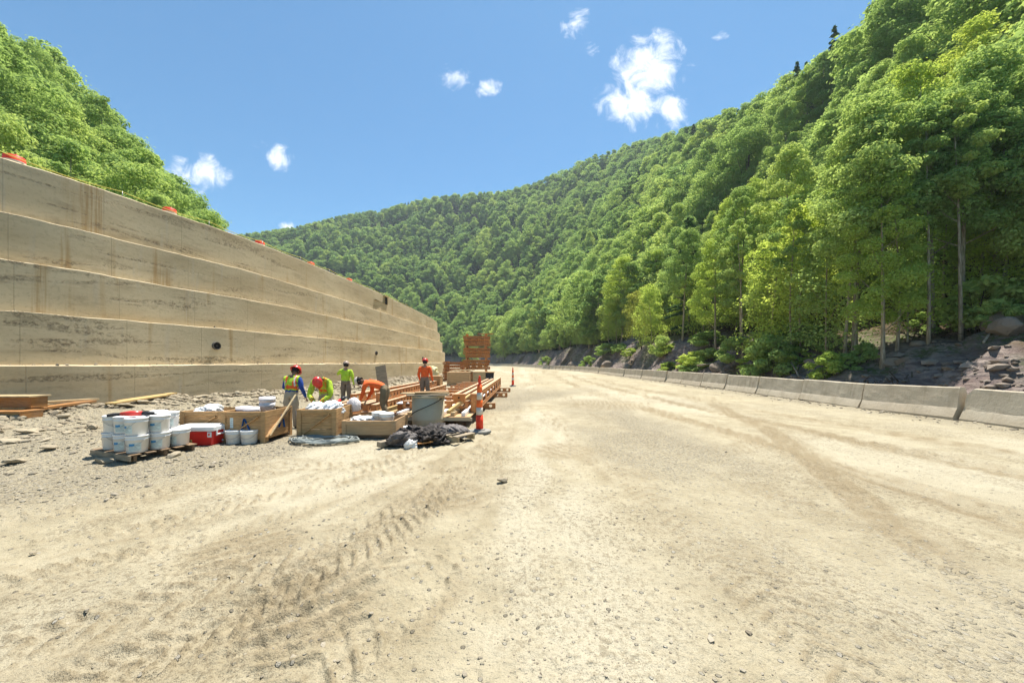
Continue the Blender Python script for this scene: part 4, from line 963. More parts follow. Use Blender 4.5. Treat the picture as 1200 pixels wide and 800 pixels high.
# ------------------------------------------------------------------ shrubs, dead roots and logs on the bank
def on_bank(px, d, mn=.9):
    x = (px-CX)/F*d
    while d_foot(x, d) < mn: d += .2; x = (px-CX)/F*d
    return x, d, hill_at(x, d)
for (px, d, k, s_, lab) in ((972, 18.5, 0, .85, 'bright yellow green shrub on the talus behind the barriers'), (905, 23.0, 1, 1.5, 'grassy green bush spilling down the bank'), (925, 24, 2, 1.2, 'leafy bush beside the grassy one on the bank'), (950, 22, 2, 1.0, 'low dark shrub below the tall grey trunk'),
                            (1015, 18.0, 1, .6, 'small tuft of leaves beside the pale stem'), (1150, 16.8, 1, 1.5, 'dark dense bush left of the rock outcrop'), (1178, 15.2, 2, .7, 'shrub growing out of the outcrop foot'), (775, 41, 1, 1.3, 'light green bush at the bank foot below the young tree'),
                            (830, 31, 2, 1.0, 'shrub on the red brown bank'), (862, 28, 2, 1.2, 'leafy shrub at the bank top between saplings'), (1100, 18.5, 2, .8, 'shaded shrub among the dead roots'), (640, 95, 2, 1.6, 'pale bush near the dark rock at the bend'), (690, 66, 2, 1.3, 'dark shrub hanging above the fractured rock'), (990, 18.3, 2, .6, 'tiny leafy plant on the pale talus')):
    x, y, z = on_bank(px, d)
    tm, cm, h = PROTO[('bush', k)]; e = empty('shrub', (x, y, z-.05), float(g6.uniform(0, 6)), lab, 'shrub'); e.scale = (s_, s_, s_); link('stem', tm, e); link('foliage', cm, e)
for k in range(40):
    y = 1/g6.uniform(1/75, 1/11.5); dd_ = g6.uniform(1.2, 5.2); x = float(np.interp(y, FOOT[:, 1][FOOT[:, 1].argsort()], FOOT[:, 0][FOOT[:, 1].argsort()]))+dd_
    if x/y > 1.38 or x/y > .9 or (y < 22 and k % 4): continue
    s_ = g6.uniform(.35, .95)*(1+y/60); tm, cm, h = PROTO[('bush', k % 3)]; e = empty('shrub', (x, y, hill_at(x, y)-.1), float(g6.uniform(0, 6)), 'low green growth spreading over the rocky bank', 'shrub', 'low shrubs scattered over the bank'); e.scale = (s_*1.25, s_*1.25, s_*.7); link('stem', tm, e); link('foliage', cm, e)
for (px, d, n_, L, lab) in ((1100, 17.4, 26, 1.5, 'tangle of bare dead roots on the bank below slim trunks'), (1046, 15.6, 22, 1.1, 'dead root mass hanging over the bank near the bluish boulder'), (1170, 15.6, 9, 1.6, 'bare broken branches lying below the rock outcrop')):
    x, y, z = on_bank(px, d); b = MB()
    for _ in range(n_):
        a = g6.uniform(0, 6.28); c = Vector((g6.normal()*.5, g6.normal()*.4, .1)); q = c+Vector((math.cos(a)*L*.6, math.sin(a)*L*.4, g6.uniform(-.5, .35))); mm = (c+q)/2+Vector((0, 0, g6.uniform(0, .35)))
        r_ = g6.uniform(.008, .028); b.tube([c, mm, q], [r_*1.4, r_, r_*.4], 5)
    o = b.build('dead_roots', M['bark_dark'], None, 0, (x, y, z)); tag(o, lab, 'roots')
for (px, d, L, yaw, tl, r_, lab) in ((888, 21.5, 2.2, .3, .05, .09, 'grey fallen log lying along the bank foot'), (935, 20.5, 2.6, 1.2, .55, .05, 'thin fallen trunk leaning up the bank'), (835, 30, 2.6, .1, .08, .08, 'pale fallen log behind the far barriers'), (1160, 14.9, 2.0, .5, .3, .04, 'broken branch propped on the bank below the outcrop')):
    x, y, z = on_bank(px, d); b = MB(); v = Vector((math.cos(yaw)*math.cos(tl), math.sin(yaw)*math.cos(tl), math.sin(tl)))*L/2
    b.tube([-v, Vector((0, .03, .04)), v], [r_, r_*.9, r_*.6], 8); b.tube([v*.2, v*.4+Vector((.05, -.2, .3))], [r_*.4, r_*.15], 5)
    o = b.build('fallen_log', M['bark'], None, 0, (x, y, z+.12)); tag(o, lab, 'log')

# ------------------------------------------------------------------ pails
def pail_proto(name, r=.148, h=.285, mat='white', lid=True, lab=True, handle=True, rings=1):
    e = empty(name); n = 28
    b = MB(); rb_ = r*.90
    pr = [(rb_-.01, 0), (rb_, .008), (r*.985, h*.86)]
    for q in range(rings): pr += [(r*.985, h*(.80+.05*q)), (r*1.03, h*(.805+.05*q)), (r*1.03, h*(.825+.05*q)), (r*.99, h*(.83+.05*q))]
    pr = [p for p in pr if True]; pr.sort(key=lambda p: p[1]); pr += [(r, h)]
    if not lid: pr += [(r*.95, h), (r*.86, .03), (0.001, .03)]
    b.lathe(pr, n, 0, None, True, lid); b.build('body', M[mat], e)
    if lid:
        b = MB(); b.lathe([(r*1.0, h-.012), (r*1.05, h-.014), (r*1.05, h+.012), (r*.98, h+.016), (r*.95, h+.004), (.002, h+.004)], n, 0, None, True, False); b.build('lid', M['lid'], e)
    if handle:
        b = MB(); a0 = .2; pts = []
        for i in range(13):
            q = math.pi*i/12; pts.append((-math.cos(q)*(r+.012), -(r*.25+.90*r*math.sin(q)*.62)-.05*math.sin(q), h*.84-math.sin(q)*h*.42))
        for i in range(13):
            x, y, z = pts[i]; rr_ = r*(.90+.1*z/h)+.008; d = math.hypot(x, y); pts[i] = (x/d*rr_, y/d*rr_, z)
        b.tube(pts, .0028, 5); b.build('handle', M['wire'], e)
    if lab:
        b = MB(); a0, a1 = -.95, .25; z0, z1 = h*.14, h*.62; k = 9
        def patch(a0, a1, z0, z1, mi, lift):
            vs = []
            for i in range(k):
                a = a0+(a1-a0)*i/(k-1)-math.pi/2
                for z in (z0, z1): rr_ = r*(.90+.085*z/(h*.86))+lift; vs.append((rr_*math.cos(a), rr_*math.sin(a), z))
            b.add(vs, [(2*i, 2*i+2, 2*i+3, 2*i+1) for i in range(k-1)], mi)
        patch(-.15, 1.0, z0, z1, 0, .002); patch(-.10, .42, h*.44, h*.58, 1, .0035); patch(.46, .9, h*.47, h*.50, 2, .0035); patch(.46, .9, h*.40, h*.425, 2, .0035)
        for q in range(4): patch(-.08, .86-.1*q, h*(.20+.055*q), h*(.222+.055*q), 2, .0035)
        b.build('label', [M['label_paper'], M['label_blue'], M['print_grey']], e)
    return e
def put(e, loc, rz, lab, group=None, first=[None]):
    o = e if not e.get('used') else copy_tree(e)
    e['used'] = 1
    o.location = loc; o.rotation_euler = (0, 0, rz); tag(o, lab, 'pail', group); return o
# pallet with stacked pails
PN = Vector((-6.03, 5.85, 0)); U = Vector((-.934, .357, 0)); Vv = Vector((.357, .934, 0)); pz = gz(-6.2, 6.2)
pal = empty('pallet', (PN.x, PN.y, pz), math.atan2(-U.y, -U.x), 'low dark wooden pallet carrying the stacked white pails', 'pallet')
PW, PD = 1.17, .90
for i in range(3):
    b = MB(); b.box((-PW/2, .05+i*(PD-.10)/2, .055), (PW, .04, .085), 0); b.build('stringer', M['wood_dark'], pal)
for i in range(5):
    b = MB(); b.box((-PW/2+.0, .06+i*(PD-.12)/4, .1085), (PW+.02, .13, .02), 0); b.build('deck_board', M['wood_dark'], pal, .003)
b = MB(); b.box((-PW/2, -.012, .065), (PW+.02, .02, .09), 0); b.build('front_board', M['wood_grey'], pal, .003)
pail = pail_proto('pail', .142, .268)
UU, VVs = (.20, .545, .89), (.16, .455, .75)
nm_u, nm_v = ('right hand column', 'middle column', 'left hand column'), ('front', 'middle', 'back')
NMU = ('pallet corner nearest the cooler side', 'pallet middle', 'pallet end away from the cooler'); NMV = ('front row', 'second row', 'rear row')
for lay in range(2):
    for i, uu in enumerate(UU):
        for j, vv in enumerate(VVs):
            if lay == 1 and j == 2 and i == 0: continue
            p = PN+U*uu+Vv*vv+Vector((rng.uniform(-.008, .008), rng.uniform(-.008, .008), 0))
            lab = f'white labelled pail, {"top" if lay else "bottom"} layer, {NMV[j]}, {NMU[i]}'
            put(pail, (p.x, p.y, pz+.12+lay*.285), -.15+rng.uniform(-.5, .5)+(1.2 if i == 2 else 0), lab, 'white pails stacked on the pallet')
# a red power tool lying on the lids
tl = empty('power_tool', (-6.28, 6.12, pz+.12+.285+.285), .4, 'red and black power tool lying on top of the stacked pails', 'tool')
b = MB(); b.tube([(-.15, 0, .05), (-.02, 0, .055), (.12, 0, .05)], [.03, .045, .035], 10); b.build('motor', M['hat_red'], tl)
b = MB(); b.tube([(.12, 0, .05), (.2, 0, .045), (.27, .01, .045)], [.03, .04, .02], 10); b.lathe([(.06, 0), (.06, .012)], 16, 0, Matrix.Translation((.25, 0, .02)), False); b.build('head', M['black'], tl)
b = MB(); b.tube([(-.15, 0, .05), (-.26, .04, .04), (-.33, .02, .03)], [.025, .03, .022], 8); b.build('handle', M['rubber'], tl)

# cool box
cp = G(237, 523.5); cb_ = empty('cool_box', (-6.03, cp.y+.2, gz(cp.x, cp.y)-.005), .06, 'red cool box with white lid standing before the first crate', 'cool box')
b = MB(); prof = [(-.345, 0), (.345, 0), (.36, .27), (-.36, .27)]; b.prism(prof, -.19, .19); b.build('body', M['red'], cb_, .018)
b = MB(); b.box((0, 0, .315), (.745, .405, .085)); b.box((0, 0, .362), (.68, .34, .02)); b.build('lid', M['lid'], cb_, .018)
b = MB(); b.box((.372, 0, .20), (.03, .20, .03)); b.box((.366, -.10, .235), (.02, .03, .12)); b.box((.366, .10, .235), (.02, .03, .12)); b.build('handle', M['white'], cb_, .006)
b = MB(); b.box((.30, -.1985, .21), (.075, .012, .10)); b.box((.30, -.206, .215), (.035, .01, .045), 1); b.build('latch', [M['white'], M['red']], cb_, .003)
b = MB(); b.box((-.09, -.1965, .09), (.15, .004, .055), 0); b.box((-.13, -.199, .09), (.05, .004, .05), 1); b.box((-.06, -.199, .098), (.06, .004, .022), 2); b.build('sticker', [M['print_yellow'], M['label_paper'], M['print_dark']], cb_)
b = MB(); b.lathe([(.018, 0), (.018, .02)], 10, 0, Matrix.Translation((.357, .06, .06)) @ Matrix.Rotation(R(90), 4, 'Y'), False); b.build('drain_plug', M['white'], cb_)
tub = pail_proto('pail', .142, .245, 'white', True, False)
for (px, lab) in ((273, 'plain white lidded pail right beside the cool box, wire handle down'), (291, 'plain white lidded pail against the painted crate front')):
    p = G(px, 521.5); put(tub, (p.x-.08, p.y+.14, gz(p.x, p.y)), .2, lab, 'two lidded pails before the crates')

# ------------------------------------------------------------------ wooden crates
def crate(name, x, y, w, d, h, yaw, lab, mat='wood', brace=True, nboards=4, solid=False, foot=.07):
    """x, y: the front left corner; front faces the camera"""
    e = empty(name, (x, y, gz(x+w/2, y+d/2)), yaw, lab, 'crate'); bh = (h-foot)/nboards
    def side(nm, ax, off, L):
        b = MB()
        for i in range(nboards):
            c = foot+bh*(i+.5); j = rng.uniform(-.002, .002)
            if ax == 'x': b.box((w/2, off+j, c), (L, .022, bh-.006), 0)
            else: b.box((off+j, d/2, c), (.022, L, bh-.006), 0)
        b.build(nm, M[mat], e, .002)
    side('front_panel', 'x', .035, w-.004); side('back_panel', 'x', d-.035, w-.004); side('side_panel', 'y', .035, d-.10); side('side_panel', 'y', w-.035, d-.10)
    for (cx_, cy_) in ((.045, .011), (w-.045, .011)):
        b = MB(); b.box((cx_, cy_, h/2), (.09, .022, h)); b.build('post', M[mat], e, .003)
    for (cx_, cy_) in ((w-.0115, .07), (w-.0115, d-.05), (.0115, .07), (.0115, d-.05)):
        b = MB(); b.box((cx_, cy_, h/2), (.022, .085, h)); b.build('post', M[mat], e, .003)
    b = MB(); b.box((w/2, .011, h-.045), (w-.185, .021, .075)); b.build('rail', M[mat], e, .003)
    if brace:
        b = MB(); b.bar((.11, .0125, foot+.03), (w-.13, .0125, h-.10), .02, .085, 0, (0, 1, 0)); b.build('brace', M[mat], e, .002)
    b = MB(); b.box((w/2, d/2, foot+.05), (w-.1, d-.1, .02)); b.build('floor_board', M['wood_grey'], e)
    for i in range(2):
        b = MB(); b.box((w/2, .12+i*(d-.24), foot/2), (w-.06, .08, foot-.01)); b.build('skid', M['wood_dark'], e)
    return e
A_ = crate('crate', -6.62, 7.36, .84, .75, .60, .02, 'plain braced wooden crate directly behind the red cool box')
B_ = crate('crate', -5.74, 7.28, .87, .92, .625, .0, 'braced wooden crate with two blue letters sprayed on it')
C_ = crate('crate', -4.47, 7.66, .80, .95, .63, .06, 'braced wooden crate full of white sheets, behind the cable coil')
D_ = crate('crate', -3.60, 7.80, 1.14, .95, .38, .0, 'low plywood sided open crate holding pails', 'ply', False, 1)
def letter_a(parent, Mx, s, nm='painted_letter'):
    b = MB(); w_ = .16*s
    for (a, c, wd) in (((-.36, 0), (.0, 1), w_), ((.36, -.05), (.02, 1), w_), ((-.24, .38), (.26, .36), w_*.85)):
        b.bar((a[0]*s, 0, a[1]*s), (c[0]*s, 0, c[1]*s), .0035, wd, 0, (0, 1, 0))
    o = b.build(nm, M['blue'], parent); o.matrix_local = Mx; return o
letter_a(B_, Matrix.Translation((.50, -.003, .20)) @ Matrix.Rotation(R(-8), 4, 'Y'), .29)
letter_a(B_, Matrix.Translation((.879, .52, .24)) @ Matrix.Rotation(R(90), 4, 'Z') @ Matrix.Rotation(R(5), 4, 'Y'), .26)
b = MB(); b.box((0, 0, 0), (.06, .004, .20), 0)
for q in range(5): b.box((0, -.003, -.07+.035*q), (.04, .003, .012), 1)
lb = b.build('shipping_label', [M['label_paper'], M['print_grey']], B_); lb.location = (.20, .020, .40)
b = MB(); b.bar((.8815, .02, .12), (.8815, .80, .60), .02, .07, 0, (1, 0, 0)); b.build('brace', M['wood'], B_)
q = link('loose_board', MB().bar((0, 0, 0), (0, .88, .74), .035, .022).mesh('loose board', M['wood_pale']), None, (-4.82, 7.36, gz(-4.8, 7.3)+.13)); tag(q, 'pale strip of lumber leaning across the lettered crate side', 'board')
def rumple(name, label, cat, loc, s, mat, seed, amp=.35, tie=False):
    bm = bmesh.new(); bmesh.ops.create_icosphere(bm, subdivisions=5, radius=.5)
    co = np.array([v.co[:] for v in bm.verts]); x, y, z = co[:, 0], co[:, 1], co[:, 2]
    ridge = lambda k, sd2: 1-2*np.abs(fbm(x*k+z*k*.7+sd2, y*k-z*k*.6+sd2*.3, sd2, 3)-.5)
    q = fbm(x*2.3+z*1.5, y*2.3-z*1.2, seed, 3); rr_ = .55+amp*1.0*q+.9*amp*ridge(3.1, seed+5)**4*.55+.28*amp*ridge(7.5, seed+9)**5
    rr_ = rr_-.5*amp*sstep(fbm(x*4+z*3, y*4-z*2, seed+11, 2), .55, .75)
    co = co*rr_[:, None]*1.1; co[:, 2] = np.maximum(co[:, 2], -.28)
    skirt = sstep(co[:, 2], -.05, -.26); co[:, :2] *= (1+.35*skirt*fbm(x*5, y*5, seed+13, 2))[:, None]
    for v, c in zip(bm.verts, co): v.co = c
    me = bpy.data.meshes.new(name); bm.to_mesh(me); bm.free(); me.materials.append(M[mat])
    me.polygons.foreach_set('use_smooth', [True]*len(me.polygons))
    o = link(name, me, None, loc, (0, 0, seed*.7)); o.scale = s; return tag(o, label, cat)
zc = gz(-5.3, 7.7)
rumple('sheet', 'crumpled white sack lying in the first crate', 'sack', (-6.32, 7.72, zc+.55), (.62, .5, .36), 'bag', 3)
bucket = pail_proto('bucket', .150, .37, 'pail_grey', False, False, True, 2)
for (x, y, z, lab) in ((-5.30, 8.0, .36, 'stacked whitish buckets standing tall in the lettered crate'), (-5.62, 7.75, .30, 'greyish bucket low in the lettered crate corner'), (-5.40, 7.65, .30, 'pale bucket low in the lettered crate middle'), (-5.30, 9.35, 0, 'whitish bucket standing beside the worker in the vest')):
    if z and z < .35: h_ = .26
    put(bucket, (x, y, zc+z), rng.uniform(0, 3), lab, 'open buckets in the crates')
bx = put(bucket, (-5.30, 8.0, zc+.48), 1.0, 'upper of the two buckets nested tall in the lettered crate', 'open buckets in the crates'); bx.scale = (1.02, 1.02, 1)
for (x, y, z, lab) in ((-2.72, 8.02, .10, 'white bucket at the front corner of the low crate'), (-2.95, 8.2, .10, 'white bucket just behind the front corner of the low crate')):
    bq = put(tub, (x, y, zc+z+.10), .6, lab, 'buckets in the low crate'); bq.scale = (1.05, 1.05, 1.15)
zz_ = gz(-2.5, 8.4); bq = put(tub, (-2.30, 8.18, zz_), .2, 'small white pail on the ground between low crate and steel drum', 'pail beside the steel drum'); bq.scale = (.75, .75, .8)
rumple('sheet', 'crumpled white plastic sheet heaped at the front of the middle crate', 'sheet', (-4.22, 7.98, zc+.58), (.50, .42, .34), 'bag', 5)
rumple('sheet', 'bluish white plastic sheet heaped in the middle crate', 'sheet', (-3.94, 8.1, zc+.58), (.52, .46, .38), 'cloth_white', 6)
rumple('wrapped_bundle', 'greyish wrapped bundle standing behind the middle crate', 'bundle', (-3.75, 8.75, zc+.58), (.52, .38, .48), 'cloth_pink', 8, .15)
rumple('sheet', 'white sheet crumpled in the low crate', 'sheet', (-3.25, 8.2, zc+.32), (.8, .5, .22), 'bag', 9)
b = MB()
for q in range(9): b.bar((-3.30+q*.035, 7.9+q*.01, zc+.30), (-3.05+q*.05, 8.6, zc+.38+.008*(q % 3)), .018, .018)
tag(b.build('rebar_bundle', M['tarp']), 'dark steel rods lying in the low crate', 'rods')
tl2 = copy_tree(tl); tl2.location = (-4.02, 8.5, zc+.62); tl2.rotation_euler = (0, -.5, 1.1); tag(tl2, 'red power tool resting on the wraps in the middle crate', 'tool')
# coil of cable on the ground
b = MB(); cc = G(378, 517); rc = np.random.default_rng(4); pts = []
for i in range(330):
    a = i*.19; L = i/330; ra = .34+.30*abs(math.sin(i*.037+.6))+.03*math.sin(i*.9); ox, oy = .10*math.sin(i*.011), .05*math.cos(i*.02)
    x, y = cc.x+ox+ra*1.02*math.cos(a), cc.y+oy+ra*.62*math.sin(a); pts.append((x, y, gz(x, y)+.02+.05*vnoise(np.array([i*.35]), np.array([0.]), 7)[0]+.03*L))
b.tube(pts, .011, 5); pts2 = [(p[0]+.03*math.sin(k*.3), p[1]+.02*math.cos(k*.21), p[2]+.018) for k, p in enumerate(pts[40:250])]; b.tube(pts2, .013, 5)
tag(b.build('cable_coil', M['cable']), 'loose coil of grey cable lying on the dirt', 'cable')

# ------------------------------------------------------------------ grey steel drum with boards on top, heap of tarps
gb = empty('steel_drum', (-2.075, 8.78, gz(-2.0, 9)), 0, 'wide grey steel drum with boards laid on its top', 'drum')
b = MB(); b.lathe([(.385, .01), (.395, .03), (.395, .20), (.399, .21), (.395, .22), (.395, .77)], 40, 0, Matrix.Translation((0, .39, 0))); b.build('body', M['grey'], gb)
b = MB()
b.lathe([(.396, .745), (.408, .75), (.408, .785), (.38, .79)], 40, 0, Matrix.Translation((0, .39, 0)), True, False)
for a in (-2.45, -.70): b.box((.402*math.cos(a), .39+.402*math.sin(a), .72), (.03, .03, .06))
b.build('rim', M['grey'], gb, .003)
b = MB(); b.tube([(.402*math.cos(a), .39+.402*math.sin(a), .30+.42*((a+2.9)/2.5)) for a in [-2.9+2.5*i/12 for i in range(13)]], .009, 6); b.build('cable_shadow', M['rubber'], gb)  # dark tube in place of a cable's cast shadow on the drum
z0 = gz(-2, 9)+.795
for (x, y, w_, d_, zz, yw, mt, lab) in ((-2.02, 8.92, 1.0, .26, 0, .04, 'wood_grey', 'weathered board laid across the front of the steel drum top'), (-2.12, 9.02, 1.15, .24, .03, -.05, 'wood_pale', 'pale board laid across the back of the steel drum top'), (-1.95, 9.0, .8, .2, .06, .2, 'ply', 'short plywood strip lying on the two boards')):
    b = MB(); b.box((0, 0, .014), (w_, d_, .026)); tag(b.build('board', M[mt], None, .002, (x, y, z0+zz), (0, 0, yw)), lab, 'board')
zt = gz(-1.8, 7.2)
rumple('tarp', 'dark crumpled tarp in the heap before the steel drum', 'tarp', (-1.95, 7.40, zt+.08), (.62, .42, .30), 'tarp', 12, .9)
rumple('tarp', 'brownish black bag at the front of the tarp heap', 'bag', (-1.62, 7.12, zt+.08), (.42, .34, .30), 'tarp', 13, .8)
rumple('tarp', 'dark bag slumped at the rear of the tarp heap', 'bag', (-1.55, 7.62, zt+.09), (.80, .42, .27), 'tarp', 16, .9)
rumple('plastic_bag', 'grey plastic bag spilling from the tarp heap', 'bag', (-2.06, 7.04, zt+.07), (.40, .30, .25), 'tarp_grey', 14, .85)
rumple('plastic_bag', 'small pale plastic wrap at the heap foot', 'bag', (-1.86, 6.88, zt+.02), (.24, .16, .16), 'bag', 15, .8)
rumple('plastic_bag', 'grey sheet draped on the back of the heap', 'bag', (-1.28, 7.6, zt+.10), (.5, .3, .26), 'tarp_grey', 18, .8)
b = MB()
for q in range(7):
    a0 = -2.1+q*.12; b.tube([(a0, 7.0+.05*(q % 3), zt+.05), (a0+.12, 7.15, zt+.20+.03*(q % 2)), (a0+.30, 7.35+.04*q, zt+.12)], .012, 5)
tag(b.build('hose', M['rubber']), 'black hose looped over the dark tarp heap', 'hose')
b = MB(); b.box((0, 0, 0), (.10, .5, .10)); tag(b.build('timber_block', M['wood_grey'], None, .004, (-2.33, 7.0, zt+.05), (0, .1, -.5)), 'weathered timber offcut left of the tarp heap', 'timber')
b = MB(); b.bar((-1.75, 6.86, zt+.05), (-1.50, 6.98, zt+.07), .09, .02); tag(b.build('board', M['wood_orange']), 'short reddish board at the front of the tarp heap', 'board')
pb = empty('pallet', (-1.14, 7.42, zt), -.62, 'small pale broken pallet at the right end of the tarp heap', 'pallet')
for y in (-.22, .22):
    b = MB(); b.box((0, y, .07), (.62, .045, .10)); b.build('stringer', M['wood_pale'], pb, .003)
for x in (-.26, -.02, .24):
    b = MB(); b.box((x, 0, .13), (.13, .52, .02)); b.build('deck_board', M['wood_grey'], pb, .002)

# ------------------------------------------------------------------ channelizer cones
def cone_post(loc, rz, lab):
    e = empty('traffic_cone', loc, rz, lab, 'traffic cone')
    rad_ = lambda z: .088-.034*z/1.10
    def seg(nm, z0, z1, mt, add=0.):
        b = MB(); b.lathe([(rad_(z0)+add, z0), (rad_(z1)+add, z1)], 22, 0); b.build(nm, M[mt], e)
    seg('lower_body', .06, .40, 'orange_red'); seg('band', .4005, .565, 'band', .001); seg('middle_body', .5655, .735, 'orange'); seg('band', .7355, .895, 'band', .001); seg('upper_body', .8955, 1.06, 'orange')
    b = MB(); b.lathe([(.054, 1.06), (.048, 1.075), (.024, 1.09), (.034, 1.12), (.036, 1.19), (.02, 1.225), (.024, 1.24), (.018, 1.265), (.002, 1.27)], 16, 0, None, True, False); b.build('grip', M['orange_red'], e)
    b = MB(); n = 8; rr_ = .27
    prof = [(math.cos(math.pi/8+i*math.pi/4)*rr_*1.0, math.sin(math.pi/8+i*math.pi/4)*rr_*.82) for i in range(8)]
    vs = [(x, y, z) for z, k in ((0, 1.), (.045, 1.), (.06, .9)) for x, y in [(p[0]*k, p[1]*k) for p in prof]]
    fs = [tuple(range(7, -1, -1)), tuple(range(16, 24))]+[(r_*8+i, r_*8+(i+1) % 8, (r_+1)*8+(i+1) % 8, (r_+1)*8+i) for r_ in range(2) for i in range(8)]
    b.add(vs, fs); b.lathe([(.13, .055), (.12, .085), (.095, .09)], 20); b.build('base', M['rubber_grey'], e)
    return e
p = G(562, 508); cone_post((p.x, p.y, gz(p.x, p.y)), .3, 'tall orange and white banded cone nearest the camera, at the formwork corner')
p = G(601, 452.5); cone_post((p.x, p.y, gz(p.x, p.y)), .9, 'far orange and white banded cone past the end of the formwork')

# ------------------------------------------------------------------ orange steel formwork
def holed_plate(b, L, H, t_, n, r_, shape='round', M_=Matrix(), seg=12, mi=0):
    """a plate in local x (length) and z (height), thickness along y, with n holes through it"""
    cw = L/n; V, Fc = [], []
    if shape == 'round': ang = sorted(set([2*math.pi*i/seg for i in range(seg)]+[math.atan2(sz*H/2, sx*cw/2) % (2*math.pi) for sx in (-1, 1) for sz in (-1, 1)]))
    else: ang = sorted(set([math.atan2(sz*H/2, sx*cw/2) % (2*math.pi) for sx in (-1, 1) for sz in (-1, 1)]+[math.atan2(sz*r_[1], sx*r_[0]) % (2*math.pi) for sx in (-1, 1) for sz in (-1, 1)]+[0, math.pi/2, math.pi, math.pi*1.5]))
    m = len(ang)
    for k in range(n):
        cx_ = -L/2+cw*(k+.5)
        ring_i, ring_o = [], []
        for a in ang:
            c, s = math.cos(a), math.sin(a)
            q = min((cw/2)/abs(c) if abs(c) > 1e-9 else 1e9, (H/2)/abs(s) if abs(s) > 1e-9 else 1e9); ring_o.append((cx_+c*q, s*q))
            qi = r_ if shape == 'round' else min(r_[0]/abs(c) if abs(c) > 1e-9 else 1e9, r_[1]/abs(s) if abs(s) > 1e-9 else 1e9); ring_i.append((cx_+c*qi, s*qi))
        o_ = len(V)
        for y in (-t_/2, t_/2): V += [(x, y, z) for x, z in ring_o]+[(x, y, z) for x, z in ring_i]
        for i in range(m):
            j = (i+1) % m; oF, iF, oB, iB = o_, o_+m, o_+2*m, o_+3*m
            Fc += [(oF+i, oF+j, iF+j, iF+i), (oB+j, oB+i, iB+i, iB+j), (iF+i, iF+j, iB+j, iB+i)]
            if abs(ring_o[i][1]-ring_o[j][1]) < 1e-6 or k in (0, n-1): Fc.append((oF+j, oF+i, oB+i, oB+j))
    b.add(V, Fc, mi, M_)
def waler_mb(L, H=.20, Wd=.13, n=None, r_=.045, shape='round', inset=.045):
    """two holed channels back to back with flanges and end plates, along local x, resting on z = 0"""
    n = n or max(2, int(L/.28)); b = MB(); ft = .018
    for sy in (-1, 1):
        holed_plate(b, L, H-2*ft-.002, .012, n, r_, shape, Matrix.Translation((0, sy*(Wd/2-inset), H/2)))
    b.box((0, 0, ft/2), (L, Wd, ft)); b.box((0, 0, H-ft/2), (L, Wd, ft))
    for sx in (-1, 1): b.box((sx*(L/2+.008), 0, H/2), (.015, Wd*.7, H-.01))
    return b
def waler_mesh(L, **k): return waler_mb(L, **k).mesh('steel waler', M['steel'])
zg = gz(-2, 13); DK = .26
pan = empty('formwork_panel', (-1.03, 9.05, zg), math.atan2(-.36, 11.3), 'large orange steel formwork panel lying flat with cross beams on its deck', 'formwork')
PWd, PL = 1.95, 11.4                                     # local x runs left (negative), y away
b = MB(); b.box((-PWd/2, PL/2, DK-.012), (PWd, PL, .024)); b.build('deck', M['ply'], pan)
b = MB(); b.box((-PWd/2, .01, DK-.06), (PWd+.1, .05, .07)); b.build('edge_rail', M['grey'], pan)
for i in range(7):
    b = MB(); b.box((-.18-i*.27, PL/2+.02, DK+.05), (.10, PL-.15, .09)); b.build('joist', M['lid' if i % 2 == 0 else 'wood_pale'], pan, .004)
for i, y in enumerate((.95, 2.1, 3.3, 4.6, 6.0, 7.4, 8.9, 10.4)):
    o = link('waler', waler_mesh(PWd-.22, n=7, r_=.062, inset=.012), pan, (-PWd/2-.10, y, DK+.098)); o.rotation_euler = (0, 0, rng.uniform(-.02, .02))
# the high edge beam with oblong windows along the right
b = waler_mb(PL-.9, .50, .17, 8, (.40, .13), 'rect', .012); o = b.build('edge_beam', M['steel'], pan); o.location = (-.02, PL/2+.35, DK+.0); o.rotation_euler = (0, 0, R(90))
for x, z in ((-.36, .31), (-.62, .305)):
    o = link('rail', waler_mesh(PL-1.5, H=.14, Wd=.12, n=30, r_=.03), pan, (x, PL/2+.4, DK+z)); o.rotation_euler = (0, 0, R(90))
b = MB(); b.box((-.40, .80, DK+.40), (.30, .16, .20)); b.box((-.40, .715, DK+.40), (.05, .02, .05), 1); b.build('bracket', [M['steel'], M['hole']], pan, .004)  # small black block as the shade in the bracket's opening
b = MB(); b.bar((-.55, .05, DK+.11), (-.18, 1.4, DK+.42), .08, .08); b.build('strut', M['wood_yellow'], pan, .004)
for i, (y, x1, lab) in enumerate(((10.2, -1.15, 'orange steel beam under the near end of the formwork panel'), (12.6, -.58, 'orange beam end with a round hole sticking out nearest the cone'), (16.6, -.22, 'orange beam end sticking out half way along the panel'), (19.9, -.10, 'orange beam end sticking out at the far panel end'))):
    L = 3.0; o = link('steel_beam', waler_mesh(L, H=.21, Wd=.14, n=10, r_=.06, inset=.012), None, (x1-L/2, y, gz(-1.5, y)), (0, 0, rng.uniform(-.03, .03))); tag(o, lab, 'beam')
